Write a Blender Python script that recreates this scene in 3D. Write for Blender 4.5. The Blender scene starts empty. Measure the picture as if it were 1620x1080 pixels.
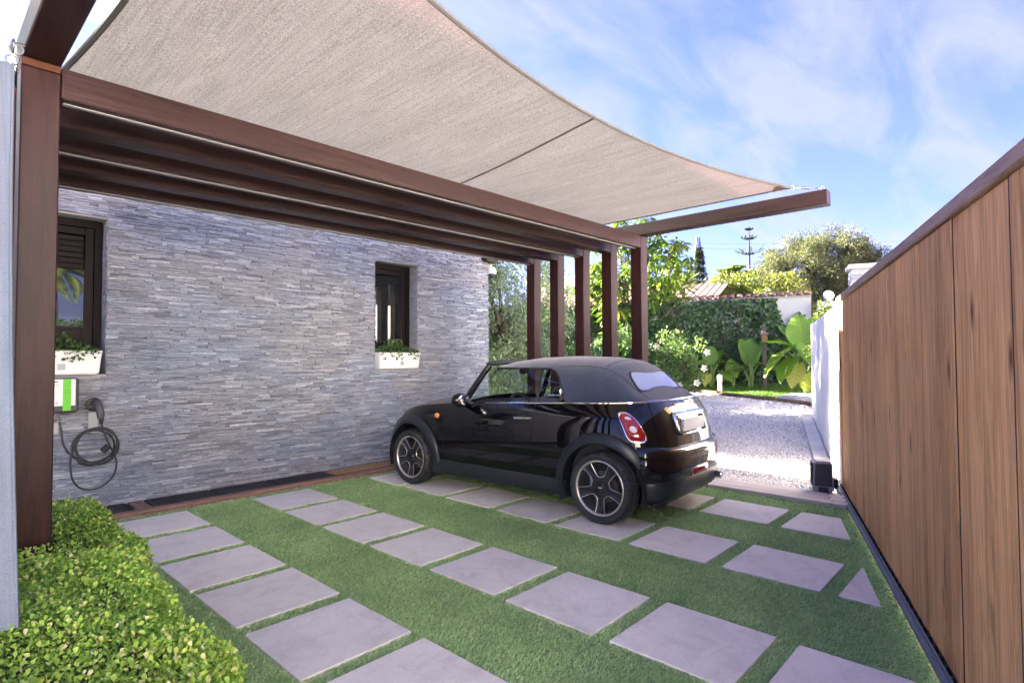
import bpy, bmesh, math, random
import numpy as np
from mathutils import Vector, Matrix
random.seed(7)
rng = np.random.default_rng(7)
R = math.radians
SC = bpy.context.scene
COL = SC.collection

# ------------------------------------------------------------------ camera, light, exposure
cam_d = bpy.data.cameras.new('camera'); cam = bpy.data.objects.new('camera', cam_d); COL.objects.link(cam)
cam_d.sensor_width = 36; cam_d.lens = 888.914 / 1620 * 36; cam_d.clip_start = .05; cam_d.clip_end = 2000
CAM = np.array([0., 0., 1.4105]); YAW, PITCH, ROLL = .8224, .0298, -.0037
def cam_axes():
    cy, sy, cp, sp = math.cos(YAW), math.sin(YAW), math.cos(PITCH), math.sin(PITCH)
    F = np.array([sy * cp, cy * cp, sp]); R0 = np.array([cy, -sy, 0]); U0 = np.cross(R0, F)
    return R0 * math.cos(ROLL) + U0 * math.sin(ROLL), -R0 * math.sin(ROLL) + U0 * math.cos(ROLL), F
CR, CU, CF = cam_axes()
m4 = Matrix.Identity(4)
for i in range(3):
    m4[i][0], m4[i][1], m4[i][2], m4[i][3] = CR[i], CU[i], -CF[i], CAM[i]
cam.matrix_world = m4
SC.camera = cam

SUN_AZ, SUN_EL = R(-4), R(20)
world = bpy.data.worlds.new('World'); SC.world = world; world.use_nodes = True
wn, wl = world.node_tree.nodes, world.node_tree.links
sky = wn.new('ShaderNodeTexSky'); sky.sky_type = 'NISHITA'; sky.sun_disc = False
sky.sun_elevation = SUN_EL; sky.sun_rotation = SUN_AZ; sky.air_density = 1.0; sky.dust_density = .4; sky.ozone_density = 2.0
def wmath(op, a, b=None):
    n = wn.new('ShaderNodeMath'); n.operation = op
    for i, v in enumerate((a, b)):
        if v is None: continue
        if isinstance(v, (int, float)): n.inputs[i].default_value = v
        else: wl.new(v, n.inputs[i])
    return n.outputs[0]
tc = wn.new('ShaderNodeTexCoord'); sep = wn.new('ShaderNodeSeparateXYZ'); wl.new(tc.outputs['Generated'], sep.inputs[0])
zz = wmath('ADD', wmath('MAXIMUM', sep.outputs[2], 0.0), .16)
cmb = wn.new('ShaderNodeCombineXYZ'); wl.new(wmath('DIVIDE', sep.outputs[0], zz), cmb.inputs[0]); wl.new(wmath('DIVIDE', sep.outputs[1], zz), cmb.inputs[1])
mp = wn.new('ShaderNodeMapping'); mp.inputs['Rotation'].default_value = (0, 0, R(28)); mp.inputs['Scale'].default_value = (1.0, 2.6, 1)
wl.new(cmb.outputs[0], mp.inputs[0])
nz = wn.new('ShaderNodeTexNoise'); nz.inputs['Scale'].default_value = 1.7; nz.inputs['Detail'].default_value = 9; nz.inputs['Roughness'].default_value = .56; nz.inputs['Distortion'].default_value = .5
wl.new(mp.outputs[0], nz.inputs['Vector'])
cr = wn.new('ShaderNodeValToRGB'); cr.color_ramp.elements[0].position = .40; cr.color_ramp.elements[1].position = .62
cr.color_ramp.elements[0].color = (.10, .10, .10, 1); cr.color_ramp.elements[1].color = (.56, .56, .56, 1)
wl.new(nz.outputs['Fac'], cr.inputs[0])
mix = wn.new('ShaderNodeMix'); mix.data_type = 'RGBA'
tint = wn.new('ShaderNodeMix'); tint.data_type = 'RGBA'; tint.blend_type = 'MULTIPLY'; tint.inputs['Factor'].default_value = 1; tint.inputs['B'].default_value = (.36, .34, .74, 1)
wl.new(sky.outputs[0], tint.inputs['A'])
wl.new(cr.outputs[0], mix.inputs['Factor']); wl.new(tint.outputs['Result'], mix.inputs['A']); mix.inputs['B'].default_value = (1.20, 1.19, 1.44, 1)
wl.new(mix.outputs['Result'], wn['Background'].inputs[0]); wn['Background'].inputs[1].default_value = .045

sun_d = bpy.data.lights.new('sun', 'SUN'); sun_d.energy = 5.0; sun_d.angle = R(.6); sun_d.color = (1, .87, .73)
sun = bpy.data.objects.new('sun', sun_d); COL.objects.link(sun)
sv = Vector((math.sin(SUN_AZ) * math.cos(SUN_EL), math.cos(SUN_AZ) * math.cos(SUN_EL), math.sin(SUN_EL)))
sun.rotation_euler = (-sv).to_track_quat('-Z', 'Y').to_euler()

SC.render.engine = 'CYCLES'
SC.view_settings.view_transform = 'Standard'; SC.view_settings.look = 'None'
SC.view_settings.exposure = 4.15; SC.view_settings.gamma = 1; SC.view_settings.use_curve_mapping = False
cy = SC.cycles
cy.use_denoising = True; cy.use_adaptive_sampling = True; cy.adaptive_threshold = .015
cy.max_bounces = 10; cy.diffuse_bounces = 4; cy.glossy_bounces = 4; cy.transmission_bounces = 6; cy.transparent_max_bounces = 12
cy.caustics_reflective = False; cy.caustics_refractive = False; cy.sample_clamp_indirect = 6

# ------------------------------------------------------------------ materials
class NT:
    def __init__(s, name):
        s.m = bpy.data.materials.new(name); s.m.use_nodes = True
        s.n, s.l = s.m.node_tree.nodes, s.m.node_tree.links
        s.b = s.n['Principled BSDF']; s.out = s.n['Material Output']
    def node(s, t, **kw):
        n = s.n.new(t)
        for k, v in kw.items(): setattr(n, k, v)
        return n
    def set(s, sock, v):
        if isinstance(v, bpy.types.NodeSocket): s.l.new(v, sock)
        elif isinstance(v, (tuple, list)) and len(v) == 3 and sock.type == 'RGBA': sock.default_value = (*v, 1)
        else: sock.default_value = v
    def coord(s, which='Object', scale=(1, 1, 1), jitter=True):
        c = s.node('ShaderNodeTexCoord'); o = c.outputs[which]
        m = s.node('ShaderNodeMapping'); m.inputs['Scale'].default_value = scale; s.l.new(o, m.inputs[0])
        if not jitter: return m.outputs[0]
        a = s.attr(); k = s.math('MULTIPLY', a, 37.3)
        v = s.node('ShaderNodeVectorMath', operation='ADD'); s.l.new(m.outputs[0], v.inputs[0]); s.l.new(k, v.inputs[1])
        return v.outputs[0]
    def attr(s):
        a = s.node('ShaderNodeAttribute'); a.attribute_name = 'rnd'; return a.outputs['Fac']
    def math(s, op, a, b=0., c=None):
        n = s.node('ShaderNodeMath', operation=op); s.set(n.inputs[0], a); s.set(n.inputs[1], b)
        if c is not None: s.set(n.inputs[2], c)
        return n.outputs[0]
    def noise(s, vec, scale, detail=4, rough=.55, dist=0.):
        n = s.node('ShaderNodeTexNoise'); s.l.new(vec, n.inputs['Vector']); n.inputs['Scale'].default_value = scale
        n.inputs['Detail'].default_value = detail; n.inputs['Roughness'].default_value = rough; n.inputs['Distortion'].default_value = dist
        return n.outputs['Fac']
    def ramp(s, fac, stops):
        r = s.node('ShaderNodeValToRGB'); s.l.new(fac, r.inputs[0]); e = r.color_ramp.elements
        while len(e) < len(stops): e.new(.5)
        for k, (p, c) in enumerate(stops):
            e[k].position = p; e[k].color = (*c, 1) if len(c) == 3 else c
        return r.outputs[0]
    def mix(s, fac, a, b, mode='MIX'):
        n = s.node('ShaderNodeMix', data_type='RGBA', blend_type=mode); s.set(n.inputs['Factor'], fac); s.set(n.inputs['A'], a); s.set(n.inputs['B'], b)
        return n.outputs['Result']
    def bump(s, h, strength=.3, dist=.01):
        b = s.node('ShaderNodeBump'); b.inputs['Strength'].default_value = strength; b.inputs['Distance'].default_value = dist
        s.l.new(h, b.inputs['Height']); s.l.new(b.outputs[0], s.b.inputs['Normal'])
    def pr(s, **kw):
        names = dict(col='Base Color', rough='Roughness', metal='Metallic', spec='Specular IOR Level', coat='Coat Weight', coatr='Coat Roughness', alpha='Alpha', trans='Transmission Weight', sheen='Sheen Weight', emit='Emission Color', emits='Emission Strength', ior='IOR')
        for k, v in kw.items(): s.set(s.b.inputs[names[k]], v)
        return s.m

def plain(name, col, rough=.5, var=.12, scale=8, bump=0, bscale=60, metal=0, **kw):
    t = NT(name); v = t.coord('Object')
    n = t.noise(v, scale, 5)
    c = t.mix(t.ramp(n, [(.3, (1 - var,) * 3), (.7, (1 + var,) * 3)]), (0, 0, 0), col, 'MIX') if False else t.mix(1., col, t.ramp(n, [(.3, (1 - var,) * 3), (.7, (1, 1, 1))]), 'MULTIPLY')
    t.pr(col=c, rough=rough, metal=metal, **kw)
    if bump: t.bump(t.noise(v, bscale, 4), bump, .004)
    return t.m

def wood(name, dark, light, axis, rough=.55, scale=1., bump=.25, coat=0., knots=True, streak=.5):
    t = NT(name); sc = [9 * scale] * 3; sc[axis] = .55 * scale
    v = t.coord('Object', sc)
    g = t.noise(v, 1.6, 7, .62, .9)
    f = t.noise(v, 9, 4, .7)
    rings = t.math('FRACT', t.math('MULTIPLY', g, 7.))
    rings = t.math('ABSOLUTE', t.math('SUBTRACT', rings, .5))
    h = t.math('ADD', t.math('MULTIPLY', g, .55), t.math('ADD', t.math('MULTIPLY', rings, .28), t.math('MULTIPLY', f, .32)))
    c = t.ramp(h, [(.36, dark), (.72, light)])
    c = t.mix(1., c, t.ramp(t.attr(), [(0, (1 - streak * .6,) * 3), (1, (1.0 + streak * .1,) * 3)]), 'MULTIPLY')
    big = t.noise(t.coord('Object', (1, 1, 1)), 1.3, 3)
    c = t.mix(1., c, t.ramp(big, [(.3, (.82, .82, .83)), (.65, (1.06, 1.06, 1.06))]), 'MULTIPLY')
    t.pr(col=c, rough=rough, coat=coat * .4, coatr=.3, spec=.18)
    t.bump(t.math('ADD', f, t.math('MULTIPLY', rings, .6)), bump, .003)
    return t.m

def leafmat(name, stops, trans=.35, rough=.42, tcol=1.5, spec=.35):
    t = NT(name)
    c = t.ramp(t.attr(), stops)
    t.pr(col=c, rough=rough, spec=spec)
    tr = t.node('ShaderNodeBsdfTranslucent')
    t.l.new(t.mix(1., c, (tcol, tcol * 1.05, tcol * .55), 'MULTIPLY'), tr.inputs['Color'])
    mx = t.node('ShaderNodeMixShader'); mx.inputs[0].default_value = trans
    t.l.new(t.b.outputs[0], mx.inputs[1]); t.l.new(tr.outputs[0], mx.inputs[2]); t.l.new(mx.outputs[0], t.out.inputs[0])
    return t.m

def glassmat(name, tint, ior=1.5, see=True, dark=(.01, .012, .014), rough=.0):
    t = NT(name)
    ge = t.node('ShaderNodeNewGeometry'); dt = t.node('ShaderNodeVectorMath', operation='DOT_PRODUCT'); t.l.new(ge.outputs['Normal'], dt.inputs[0]); t.l.new(ge.outputs['Incoming'], dt.inputs[1])
    f0 = ((ior - 1) / (ior + 1)) ** 2; cc = t.math('SUBTRACT', 1., t.math('ABSOLUTE', dt.outputs['Value']))
    frs = t.math('MULTIPLY_ADD', t.math('POWER', cc, 5.), 1 - f0, f0)
    gl = t.node('ShaderNodeBsdfGlossy'); gl.inputs['Roughness'].default_value = rough; gl.inputs['Color'].default_value = (1, 1, 1, 1)
    if see:
        ba = t.node('ShaderNodeBsdfTransparent'); ba.inputs[0].default_value = (*tint, 1)
    else:
        ba = t.node('ShaderNodeBsdfDiffuse'); ba.inputs[0].default_value = (*dark, 1)
    mx = t.node('ShaderNodeMixShader'); t.l.new(frs, mx.inputs[0]); t.l.new(ba.outputs[0], mx.inputs[1]); t.l.new(gl.outputs[0], mx.inputs[2])
    t.l.new(mx.outputs[0], t.out.inputs[0])
    return t.m

M = {}
def mk_stone():
    t = NT('split face slate'); v = t.coord('Object', (3, 3, 10))
    c = t.ramp(t.attr(), [(0, (.22, .23, .265)), (.25, (.30, .315, .355)), (.6, (.38, .395, .435)), (.85, (.47, .485, .525)), (1, (.58, .59, .62))])
    n = t.noise(v, 7, 6, .65)
    c = t.mix(1., c, t.ramp(n, [(.3, (.62, .62, .66)), (.7, (1.12, 1.1, 1.08))]), 'MULTIPLY')
    w = t.noise(t.coord('Object', (.8, .8, 1.5), False), 1.2, 3)
    c = t.mix(1., c, t.ramp(w, [(.4, (.86, .95, 1.08)), (.62, (.98, .98, 1.0))]), 'MULTIPLY')
    t.pr(col=c, rough=.78); t.bump(t.noise(v, 16, 6, .7), .9, .012); return t.m
M['stone'] = mk_stone()
def mk_paver():
    t = NT('porcelain paver'); v = t.coord('Object')
    n = t.noise(v, 2.2, 6, .6, .6); f = t.noise(v, 90, 3, .7); blot = t.noise(v, 5.5, 5, .65, 1.2); sc = t.noise(t.coord('Object', (2, 14, 2)), 2.4, 5, .7, .8)
    c = t.ramp(n, [(.3, (.69, .66, .61)), (.7, (.80, .77, .715))])
    c = t.mix(1., c, t.ramp(f, [(.3, (.90, .90, .90)), (.7, (1.04, 1.04, 1.04))]), 'MULTIPLY')
    c = t.mix(1., c, t.ramp(blot, [(.30, (.84, .835, .83)), (.52, (1, 1, 1))]), 'MULTIPLY')
    c = t.mix(1., c, t.ramp(sc, [(.26, (.93, .93, .93)), (.40, (1, 1, 1))]), 'MULTIPLY')
    c = t.mix(1., c, t.ramp(t.attr(), [(0, (.90, .90, .92)), (1, (1.04, 1.02, 1.0))]), 'MULTIPLY')
    t.pr(col=c, rough=.7); t.bump(f, .18, .003); return t.m
M['paver'] = mk_paver()
M['beam_x'] = wood('stained beam wood', (.019, .0078, .0075), (.054, .0235, .0215), 0, .42, 1., .2, .15)
M['beam_y'] = wood('stained arm wood', (.019, .0078, .0075), (.054, .0235, .0215), 1, .42, 1., .2, .15)
M['post'] = wood('stained post wood', (.021, .0066, .0064), (.064, .0215, .0205), 2, .42, 1., .25, .2)
M['spacer'] = wood('stained spacer wood', (.07, .024, .014), (.14, .055, .032), 0, .5)
def mk_gate():
    t = NT('gate plank wood'); v = t.coord('Object', (8, 8, .42))
    g = t.noise(v, 1.25, 6, .6, 1.3); f = t.noise(t.coord('Object', (60, 60, 1.6)), 2.2, 4, .7)
    rings = t.math('ABSOLUTE', t.math('SUBTRACT', t.math('FRACT', t.math('MULTIPLY', g, 9.)), .5))
    h = t.math('ADD', t.math('MULTIPLY', g, .5), t.math('ADD', t.math('MULTIPLY', rings, .22), t.math('MULTIPLY', f, .42)))
    c = t.ramp(h, [(.34, (.36, .175, .075)), (.55, (.82, .46, .215)), (.76, (1.0, .65, .35))])
    st = t.noise(t.coord('Object', (5, 5, .35)), 1.1, 4, .6)
    c = t.mix(1., c, t.ramp(st, [(.27, (.55, .53, .53)), (.40, (.88, .86, .86)), (.52, (1.0, .99, .99)), (.7, (1.06, 1.06, 1.06))]), 'MULTIPLY')
    low = t.noise(t.coord('Object', (1, 1, 1), False), .9, 3)
    c = t.mix(1., c, t.ramp(low, [(.3, (.84, .83, .84)), (.65, (1.04, 1.04, 1.04))]), 'MULTIPLY')
    c = t.mix(1., c, t.ramp(t.attr(), [(0, (.84, .82, .82)), (1, (1.04, 1.04, 1.04))]), 'MULTIPLY')
    vo = t.node('ShaderNodeTexVoronoi', feature='F1'); t.l.new(t.coord('Object', (5.5, 5.5, 1.7)), vo.inputs['Vector']); vo.inputs['Scale'].default_value = 1.
    c = t.mix(1., c, t.ramp(vo.outputs['Distance'], [(.035, (.20, .16, .14)), (.07, (.55, .5, .47)), (.16, (1, 1, 1))]), 'MULTIPLY')
    t.pr(col=c, rough=.68, spec=.15); t.bump(t.math('ADD', f, rings), .5, .003); return t.m
M['gate'] = mk_gate()
M['gate_cap'] = wood('gate cap wood', (.30, .185, .15), (.54, .37, .31), 0, .55, 1., .3)
M['deck'] = wood('weathered deck wood', (.74, .64, .56), (.93, .85, .78), 1, .65, 1.2, .4)
M['deck_left'] = wood('brown deck wood', (.18, .10, .075), (.38, .24, .185), 0, .6, 1.2, .4)
M['white'] = plain('white render', (.80, .80, .79), .75, .06, 2, .25, 40)
M['white_plastic'] = plain('white plastic', (.74, .74, .73), .4, .04, 5)
M['grey_render'] = plain('grey render', (.33, .33, .35), .8, .15, 2, .3, 30)
M['concrete'] = plain('concrete', (.42, .39, .35), .85, .25, 3, .4, 40)
M['kerb'] = plain('pale kerb stone', (.70, .66, .60), .85, .2, 3, .4, 40)
M['black'] = plain('black plastic', (.018, .019, .021), .45, .2, 30)
M['dark'] = plain('matt black', (.008, .008, .009), .8, .1, 10)
M['rubber'] = plain('rubber', (.022, .023, .026), .75, .35, 25, .3, 200)
M['tyre'] = plain('tyre rubber', (.02, .021, .024), .62, .3, 30, .25, 150)
M['steel'] = plain('galvanised steel', (.22, .23, .25), .38, .2, 15, 0, 0, 1.0)
M['chrome'] = plain('chrome', (.82, .82, .83), .08, .02, 5, 0, 0, 1.0)
M['rail'] = plain('grey rail', (.20, .215, .25), .5, .2, 12)
M['frame'] = plain('dark brown window frame', (.010, .0065, .006), .5, .2, 10, spec=.15)
M['soil'] = plain('dark soil', (.075, .055, .042), .95, .4, 4, .8, 30)
M['grey_box'] = plain('grey plastic', (.36, .37, .39), .5, .06, 10)
M['plug_grey'] = plain('dark grey plastic', (.05, .052, .058), .45, .1, 20)
M['green'] = plain('green stripe', (.12, .50, .03), .4, .04, 8)
M['terracotta'] = plain('clay tile', (.42, .20, .125), .8, .35, 9, .5, 40)
M['terra_pale'] = plain('pale clay tile', (.50, .33, .26), .8, .35, 9, .5, 40)
M['bark'] = plain('bark', (.13, .095, .07), .9, .5, 10, .9, 30)
M['bark_dark'] = plain('dark bark', (.06, .045, .035), .9, .4, 10, .9, 30)
M['globe'] = plain('opal globe', (.86, .86, .85), .25, .02, 5)
M['led'] = plain('pale strip diffuser', (.30, .285, .275), .4, .05, 10)
M['glass_win'] = glassmat('window glass', (1, 1, 1), 1.75, False, (.016, .017, .018))
M['glass_clear'] = glassmat('clear glass', (.86, .93, .92), 1.5)
M['glass_car'] = glassmat('car window glass', (.88, .94, .91), 1.42)
M['glass_rear'] = glassmat('car rear glass', (1, 1, 1), 2.6, False, (.40, .43, .44), .03)
M['amber'] = plain('amber lens', (.85, .24, .01), .2, .05, 40, coat=.6)
M['red'] = plain('red lens', (.33, .006, .008), .12, .15, 60, coat=1.)
M['clear_lens'] = plain('clear lens', (.72, .66, .68), .12, .1, 60, coat=1.)
M['plate'] = plain('number plate white', (.72, .73, .76), .35, .1, 6)
M['blue'] = plain('plate blue', (.02, .10, .42), .35, .05, 6)
M['seat'] = plain('seat cloth', (.03, .03, .033), .8, .2, 20)
M['dash'] = plain('dash plastic', (.06, .065, .07), .55, .1, 20)
M['flower'] = plain('white petal', (.80, .74, .66), .5, .05, 10)

def mk_paint():
    t = NT('black car paint'); v = t.coord('Object', (1, 1, 1), False)
    t.pr(col=(.003, .003, .0036), rough=.4, spec=.05, coat=1., coatr=.015)
    return t.m
M['paint'] = mk_paint()
M['flare'] = plain('arch plastic', (.013, .0165, .02), .38, .2, 20)
def mk_soft():
    t = NT('soft top cloth'); v = t.coord('Object', (1, 1, 1), False)
    n = t.noise(v, 3.0, 5, .6, .4); w = t.noise(v, 420, 2)
    c = t.ramp(n, [(.3, (.018, .028, .058)), (.7, (.031, .044, .082))])
    t.pr(col=c, rough=.88, sheen=.35); t.bump(t.math('ADD', t.math('MULTIPLY', n, 3.), t.math('MULTIPLY', w, .25)), .45, .012); return t.m
M['soft'] = mk_soft()
def mk_sail(name, base, tcol, tr=.55, sparkle=.42, scale=240):
    t = NT(name); v = t.coord('Object', (scale, scale * .28, scale), False)
    n = t.noise(v, 1., 3, .7); big = t.noise(t.coord('Object', (3, .5, 1), False), 1.4, 4); fine = t.noise(t.coord('Object', (60, 2.2, 1), False), 1., 3)
    s = t.ramp(n, [(.36, (1 - sparkle,) * 3), (.66, (1 + sparkle * .55,) * 3)])
    s = t.mix(1., s, t.ramp(big, [(.3, (.88, .88, .88)), (.7, (1.04, 1.04, 1.04))]), 'MULTIPLY')
    s = t.mix(1., s, t.ramp(fine, [(.38, (.86, .86, .86)), (.6, (1.03, 1.03, 1.03))]), 'MULTIPLY')
    t.pr(col=t.mix(1., base, s, 'MULTIPLY'), rough=.9, spec=.1)
    tn = t.node('ShaderNodeBsdfTranslucent'); t.l.new(t.mix(1., tcol, s, 'MULTIPLY'), tn.inputs[0])
    mx = t.node('ShaderNodeMixShader'); mx.inputs[0].default_value = tr
    t.l.new(t.b.outputs[0], mx.inputs[1]); t.l.new(tn.outputs[0], mx.inputs[2]); t.l.new(mx.outputs[0], t.out.inputs[0])
    return t.m
M['sail'] = mk_sail('shade cloth', (.27, .225, .215), (.165, .140, .139), .5)
M['hem'] = plain('sail hem', (.12, .115, .11), .85, .2, 30)
M['curtain'] = mk_sail('white shade cloth', (.21, .25, .325), (.21, .25, .325), .4, .22, 300)
def mk_turfbase():
    t = NT('turf mat'); v = t.coord('Object', (1, 1, 1), False)
    t.pr(col=t.ramp(t.noise(v, 120, 3), [(.3, (.22, .36, .17)), (.7, (.34, .50, .26))]), rough=.9); return t.m
M['turf_base'] = mk_turfbase()
def mk_blade():
    t = NT('turf blades'); v = t.coord('Object', (1, 1, 1), False)
    c = t.ramp(t.attr(), [(0, (.27, .43, .17)), (.45, (.51, .70, .34)), (.8, (.64, .80, .45)), (1, (.78, .86, .58))])
    c = t.mix(1., c, t.ramp(t.noise(v, 1.8, 4), [(.3, (.72, .78, .75)), (.7, (1.1, 1.08, 1.05))]), 'MULTIPLY')
    t.pr(col=c, rough=.55, spec=.2)
    tn = t.node('ShaderNodeBsdfTranslucent'); t.l.new(c, tn.inputs[0]); mx = t.node('ShaderNodeMixShader'); mx.inputs[0].default_value = .45
    t.l.new(t.b.outputs[0], mx.inputs[1]); t.l.new(tn.outputs[0], mx.inputs[2]); t.l.new(mx.outputs[0], t.out.inputs[0]); return t.m
M['blade'] = mk_blade()
def mk_gravel(name):
    t = NT(name); v = t.coord('Object', (1, 1, 1), False)
    vo = t.node('ShaderNodeTexVoronoi'); vo.inputs['Scale'].default_value = 34; t.l.new(v, vo.inputs['Vector'])
    vo2 = t.node('ShaderNodeTexVoronoi', feature='DISTANCE_TO_EDGE'); vo2.inputs['Scale'].default_value = 34; t.l.new(v, vo2.inputs['Vector'])
    hs = t.node('ShaderNodeSeparateColor'); t.l.new(vo.outputs['Color'], hs.inputs[0])
    c = t.ramp(hs.outputs[0], [(0, (.42, .39, .36)), (.15, (.62, .59, .56)), (1, (.80, .78, .76))])
    c = t.mix(1., c, t.ramp(vo2.outputs['Distance'], [(0, (.45, .43, .41)), (.12, (1, 1, 1))]), 'MULTIPLY')
    c = t.mix(1., c, t.ramp(t.noise(v, 2., 4), [(.3, (.84, .83, .82)), (.65, (1, 1, 1))]), 'MULTIPLY')
    t.pr(col=c, rough=.8); t.bump(vo2.outputs['Distance'], .9, .03); return t.m
M['gravel'] = mk_gravel('white gravel bed')
def mk_chip():
    t = NT('marble chip')
    t.pr(col=t.ramp(t.attr(), [(0, (.38, .34, .31)), (.12, (.64, .61, .58)), (.5, (.80, .78, .76)), (1, (.90, .885, .87))]), rough=.7); return t.m
M['chip'] = mk_chip()
def mk_ground():
    t = NT('bare earth'); v = t.coord('Object', (1, 1, 1), False)
    t.pr(col=t.ramp(t.noise(v, .5, 8, .6), [(.3, (.12, .10, .065)), (.7, (.24, .20, .14))]), rough=.95); return t.m
M['earth'] = mk_ground()
M['lawn'] = plain('lawn soil', (.05, .095, .02), .9, .4, 30, .6, 90)

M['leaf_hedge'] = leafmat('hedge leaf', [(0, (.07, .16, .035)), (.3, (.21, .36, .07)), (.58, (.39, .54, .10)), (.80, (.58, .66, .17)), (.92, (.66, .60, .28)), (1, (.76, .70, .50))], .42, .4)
M['leaf_grey'] = leafmat('grey green leaf', [(0, (.12, .18, .12)), (.5, (.24, .315, .215)), (.9, (.37, .43, .29)), (1, (.46, .43, .18))], .35, .5)
M['leaf_dark'] = leafmat('dark ivy leaf', [(0, (.03, .07, .035)), (.5, (.07, .14, .065)), (.9, (.14, .23, .10)), (1, (.24, .30, .12))], .25, .38)
M['leaf_shrub'] = leafmat('shrub leaf', [(0, (.035, .08, .035)), (.5, (.08, .15, .06)), (1, (.17, .25, .085))], .35, .42)
M['leaf_bright'] = leafmat('bright broad leaf', [(0, (.05, .11, .03)), (.4, (.10, .18, .04)), (.8, (.18, .25, .05)), (1, (.36, .36, .06))], .4, .4, 1.35)
M['leaf_lime'] = leafmat('lime leaf', [(0, (.06, .10, .025)), (.5, (.13, .175, .04)), (1, (.25, .26, .075))], .35, .45, 1.25)
M['leaf_olive'] = leafmat('olive leaf', [(0, (.055, .072, .042)), (.5, (.11, .124, .070)), (.85, (.185, .178, .095)), (1, (.26, .225, .115))], .35, .5)
M['leaf_conifer'] = leafmat('conifer needle', [(0, (.018, .035, .025)), (.6, (.04, .065, .042)), (1, (.08, .11, .06))], .1, .6)
M['leaf_palm'] = leafmat('palm leaf', [(0, (.06, .11, .035)), (.6, (.13, .19, .06)), (1, (.28, .30, .10))], .35, .4)
M['leaf_big'] = leafmat('elephant ear leaf', [(0, (.10, .22, .04)), (.5, (.19, .34, .06)), (.85, (.32, .44, .08)), (1, (.52, .50, .12))], .35, .36, 1.2)
def vein_leaf():
    m = M['leaf_big']; nt = m.node_tree; n, l = nt.nodes, nt.links
    b = n['Principled BSDF']; col = b.inputs['Base Color'].links[0].from_socket
    tc_ = n.new('ShaderNodeTexCoord'); sp = n.new('ShaderNodeSeparateXYZ'); l.new(tc_.outputs['Object'], sp.inputs[0])
    def mt(op, a, v):
        q = n.new('ShaderNodeMath'); q.operation = op
        for i, u in enumerate((a, v)):
            if isinstance(u, (int, float)): q.inputs[i].default_value = u
            else: l.new(u, q.inputs[i])
        return q.outputs[0]
    ay = mt('ABSOLUTE', sp.outputs[1], 0.); w = mt('PINGPONG', mt('SUBTRACT', sp.outputs[0], mt('MULTIPLY', ay, .75)), .045)
    rib = mt('MINIMUM', w, mt('MULTIPLY', ay, 1.2))
    rp = n.new('ShaderNodeValToRGB'); l.new(rib, rp.inputs[0]); rp.color_ramp.elements[0].position = .0; rp.color_ramp.elements[0].color = (1.35, 1.28, 1.3, 1); rp.color_ramp.elements[1].position = .022; rp.color_ramp.elements[1].color = (.86, .88, .84, 1)
    mx = n.new('ShaderNodeMix'); mx.data_type = 'RGBA'; mx.blend_type = 'MULTIPLY'; mx.inputs['Factor'].default_value = 1; l.new(col, mx.inputs['A']); l.new(rp.outputs[0], mx.inputs['B']); l.new(mx.outputs['Result'], b.inputs['Base Color'])
    bp = n.new('ShaderNodeBump'); bp.inputs['Strength'].default_value = .6; bp.inputs['Distance'].default_value = .02; l.new(mt('MINIMUM', rib, .03), bp.inputs['Height']); l.new(bp.outputs[0], b.inputs['Normal'])
vein_leaf()
M['stalk'] = plain('green stalk', (.22, .32, .09), .5, .2, 10)
M['leaf_box'] = leafmat('planter leaf', [(0, (.02, .055, .018)), (.6, (.055, .12, .035)), (1, (.14, .20, .06))], .25, .4)

# ------------------------------------------------------------------ mesh helpers
def link_mesh(name, me, mat=None, parent=None, smooth=False, angle=None):
    if mat is not None: me.materials.append(mat)
    if smooth:
        me.polygons.foreach_set('use_smooth', np.ones(len(me.polygons), bool))
        if angle: me.set_sharp_from_angle(angle=R(angle))
    o = bpy.data.objects.new(name, me); COL.objects.link(o)
    if parent is not None: o.parent = parent
    return o
def set_rnd(me, vals):
    a = me.attributes.new('rnd', 'FLOAT', 'POINT'); a.data.foreach_set('value', np.asarray(vals, np.float32))
def tri_mesh(name, V, T, rnd, mat, parent=None, smooth=False):
    me = bpy.data.meshes.new(name); V = np.asarray(V, np.float32); T = np.asarray(T, np.int32); k = T.shape[1]
    me.vertices.add(len(V)); me.vertices.foreach_set('co', V.ravel())
    me.loops.add(T.size); me.loops.foreach_set('vertex_index', T.ravel())
    me.polygons.add(len(T)); me.polygons.foreach_set('loop_start', np.arange(0, T.size, k, dtype=np.int32))
    me.update(calc_edges=True); set_rnd(me, rnd)
    return link_mesh(name, me, mat, parent, smooth)
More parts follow.
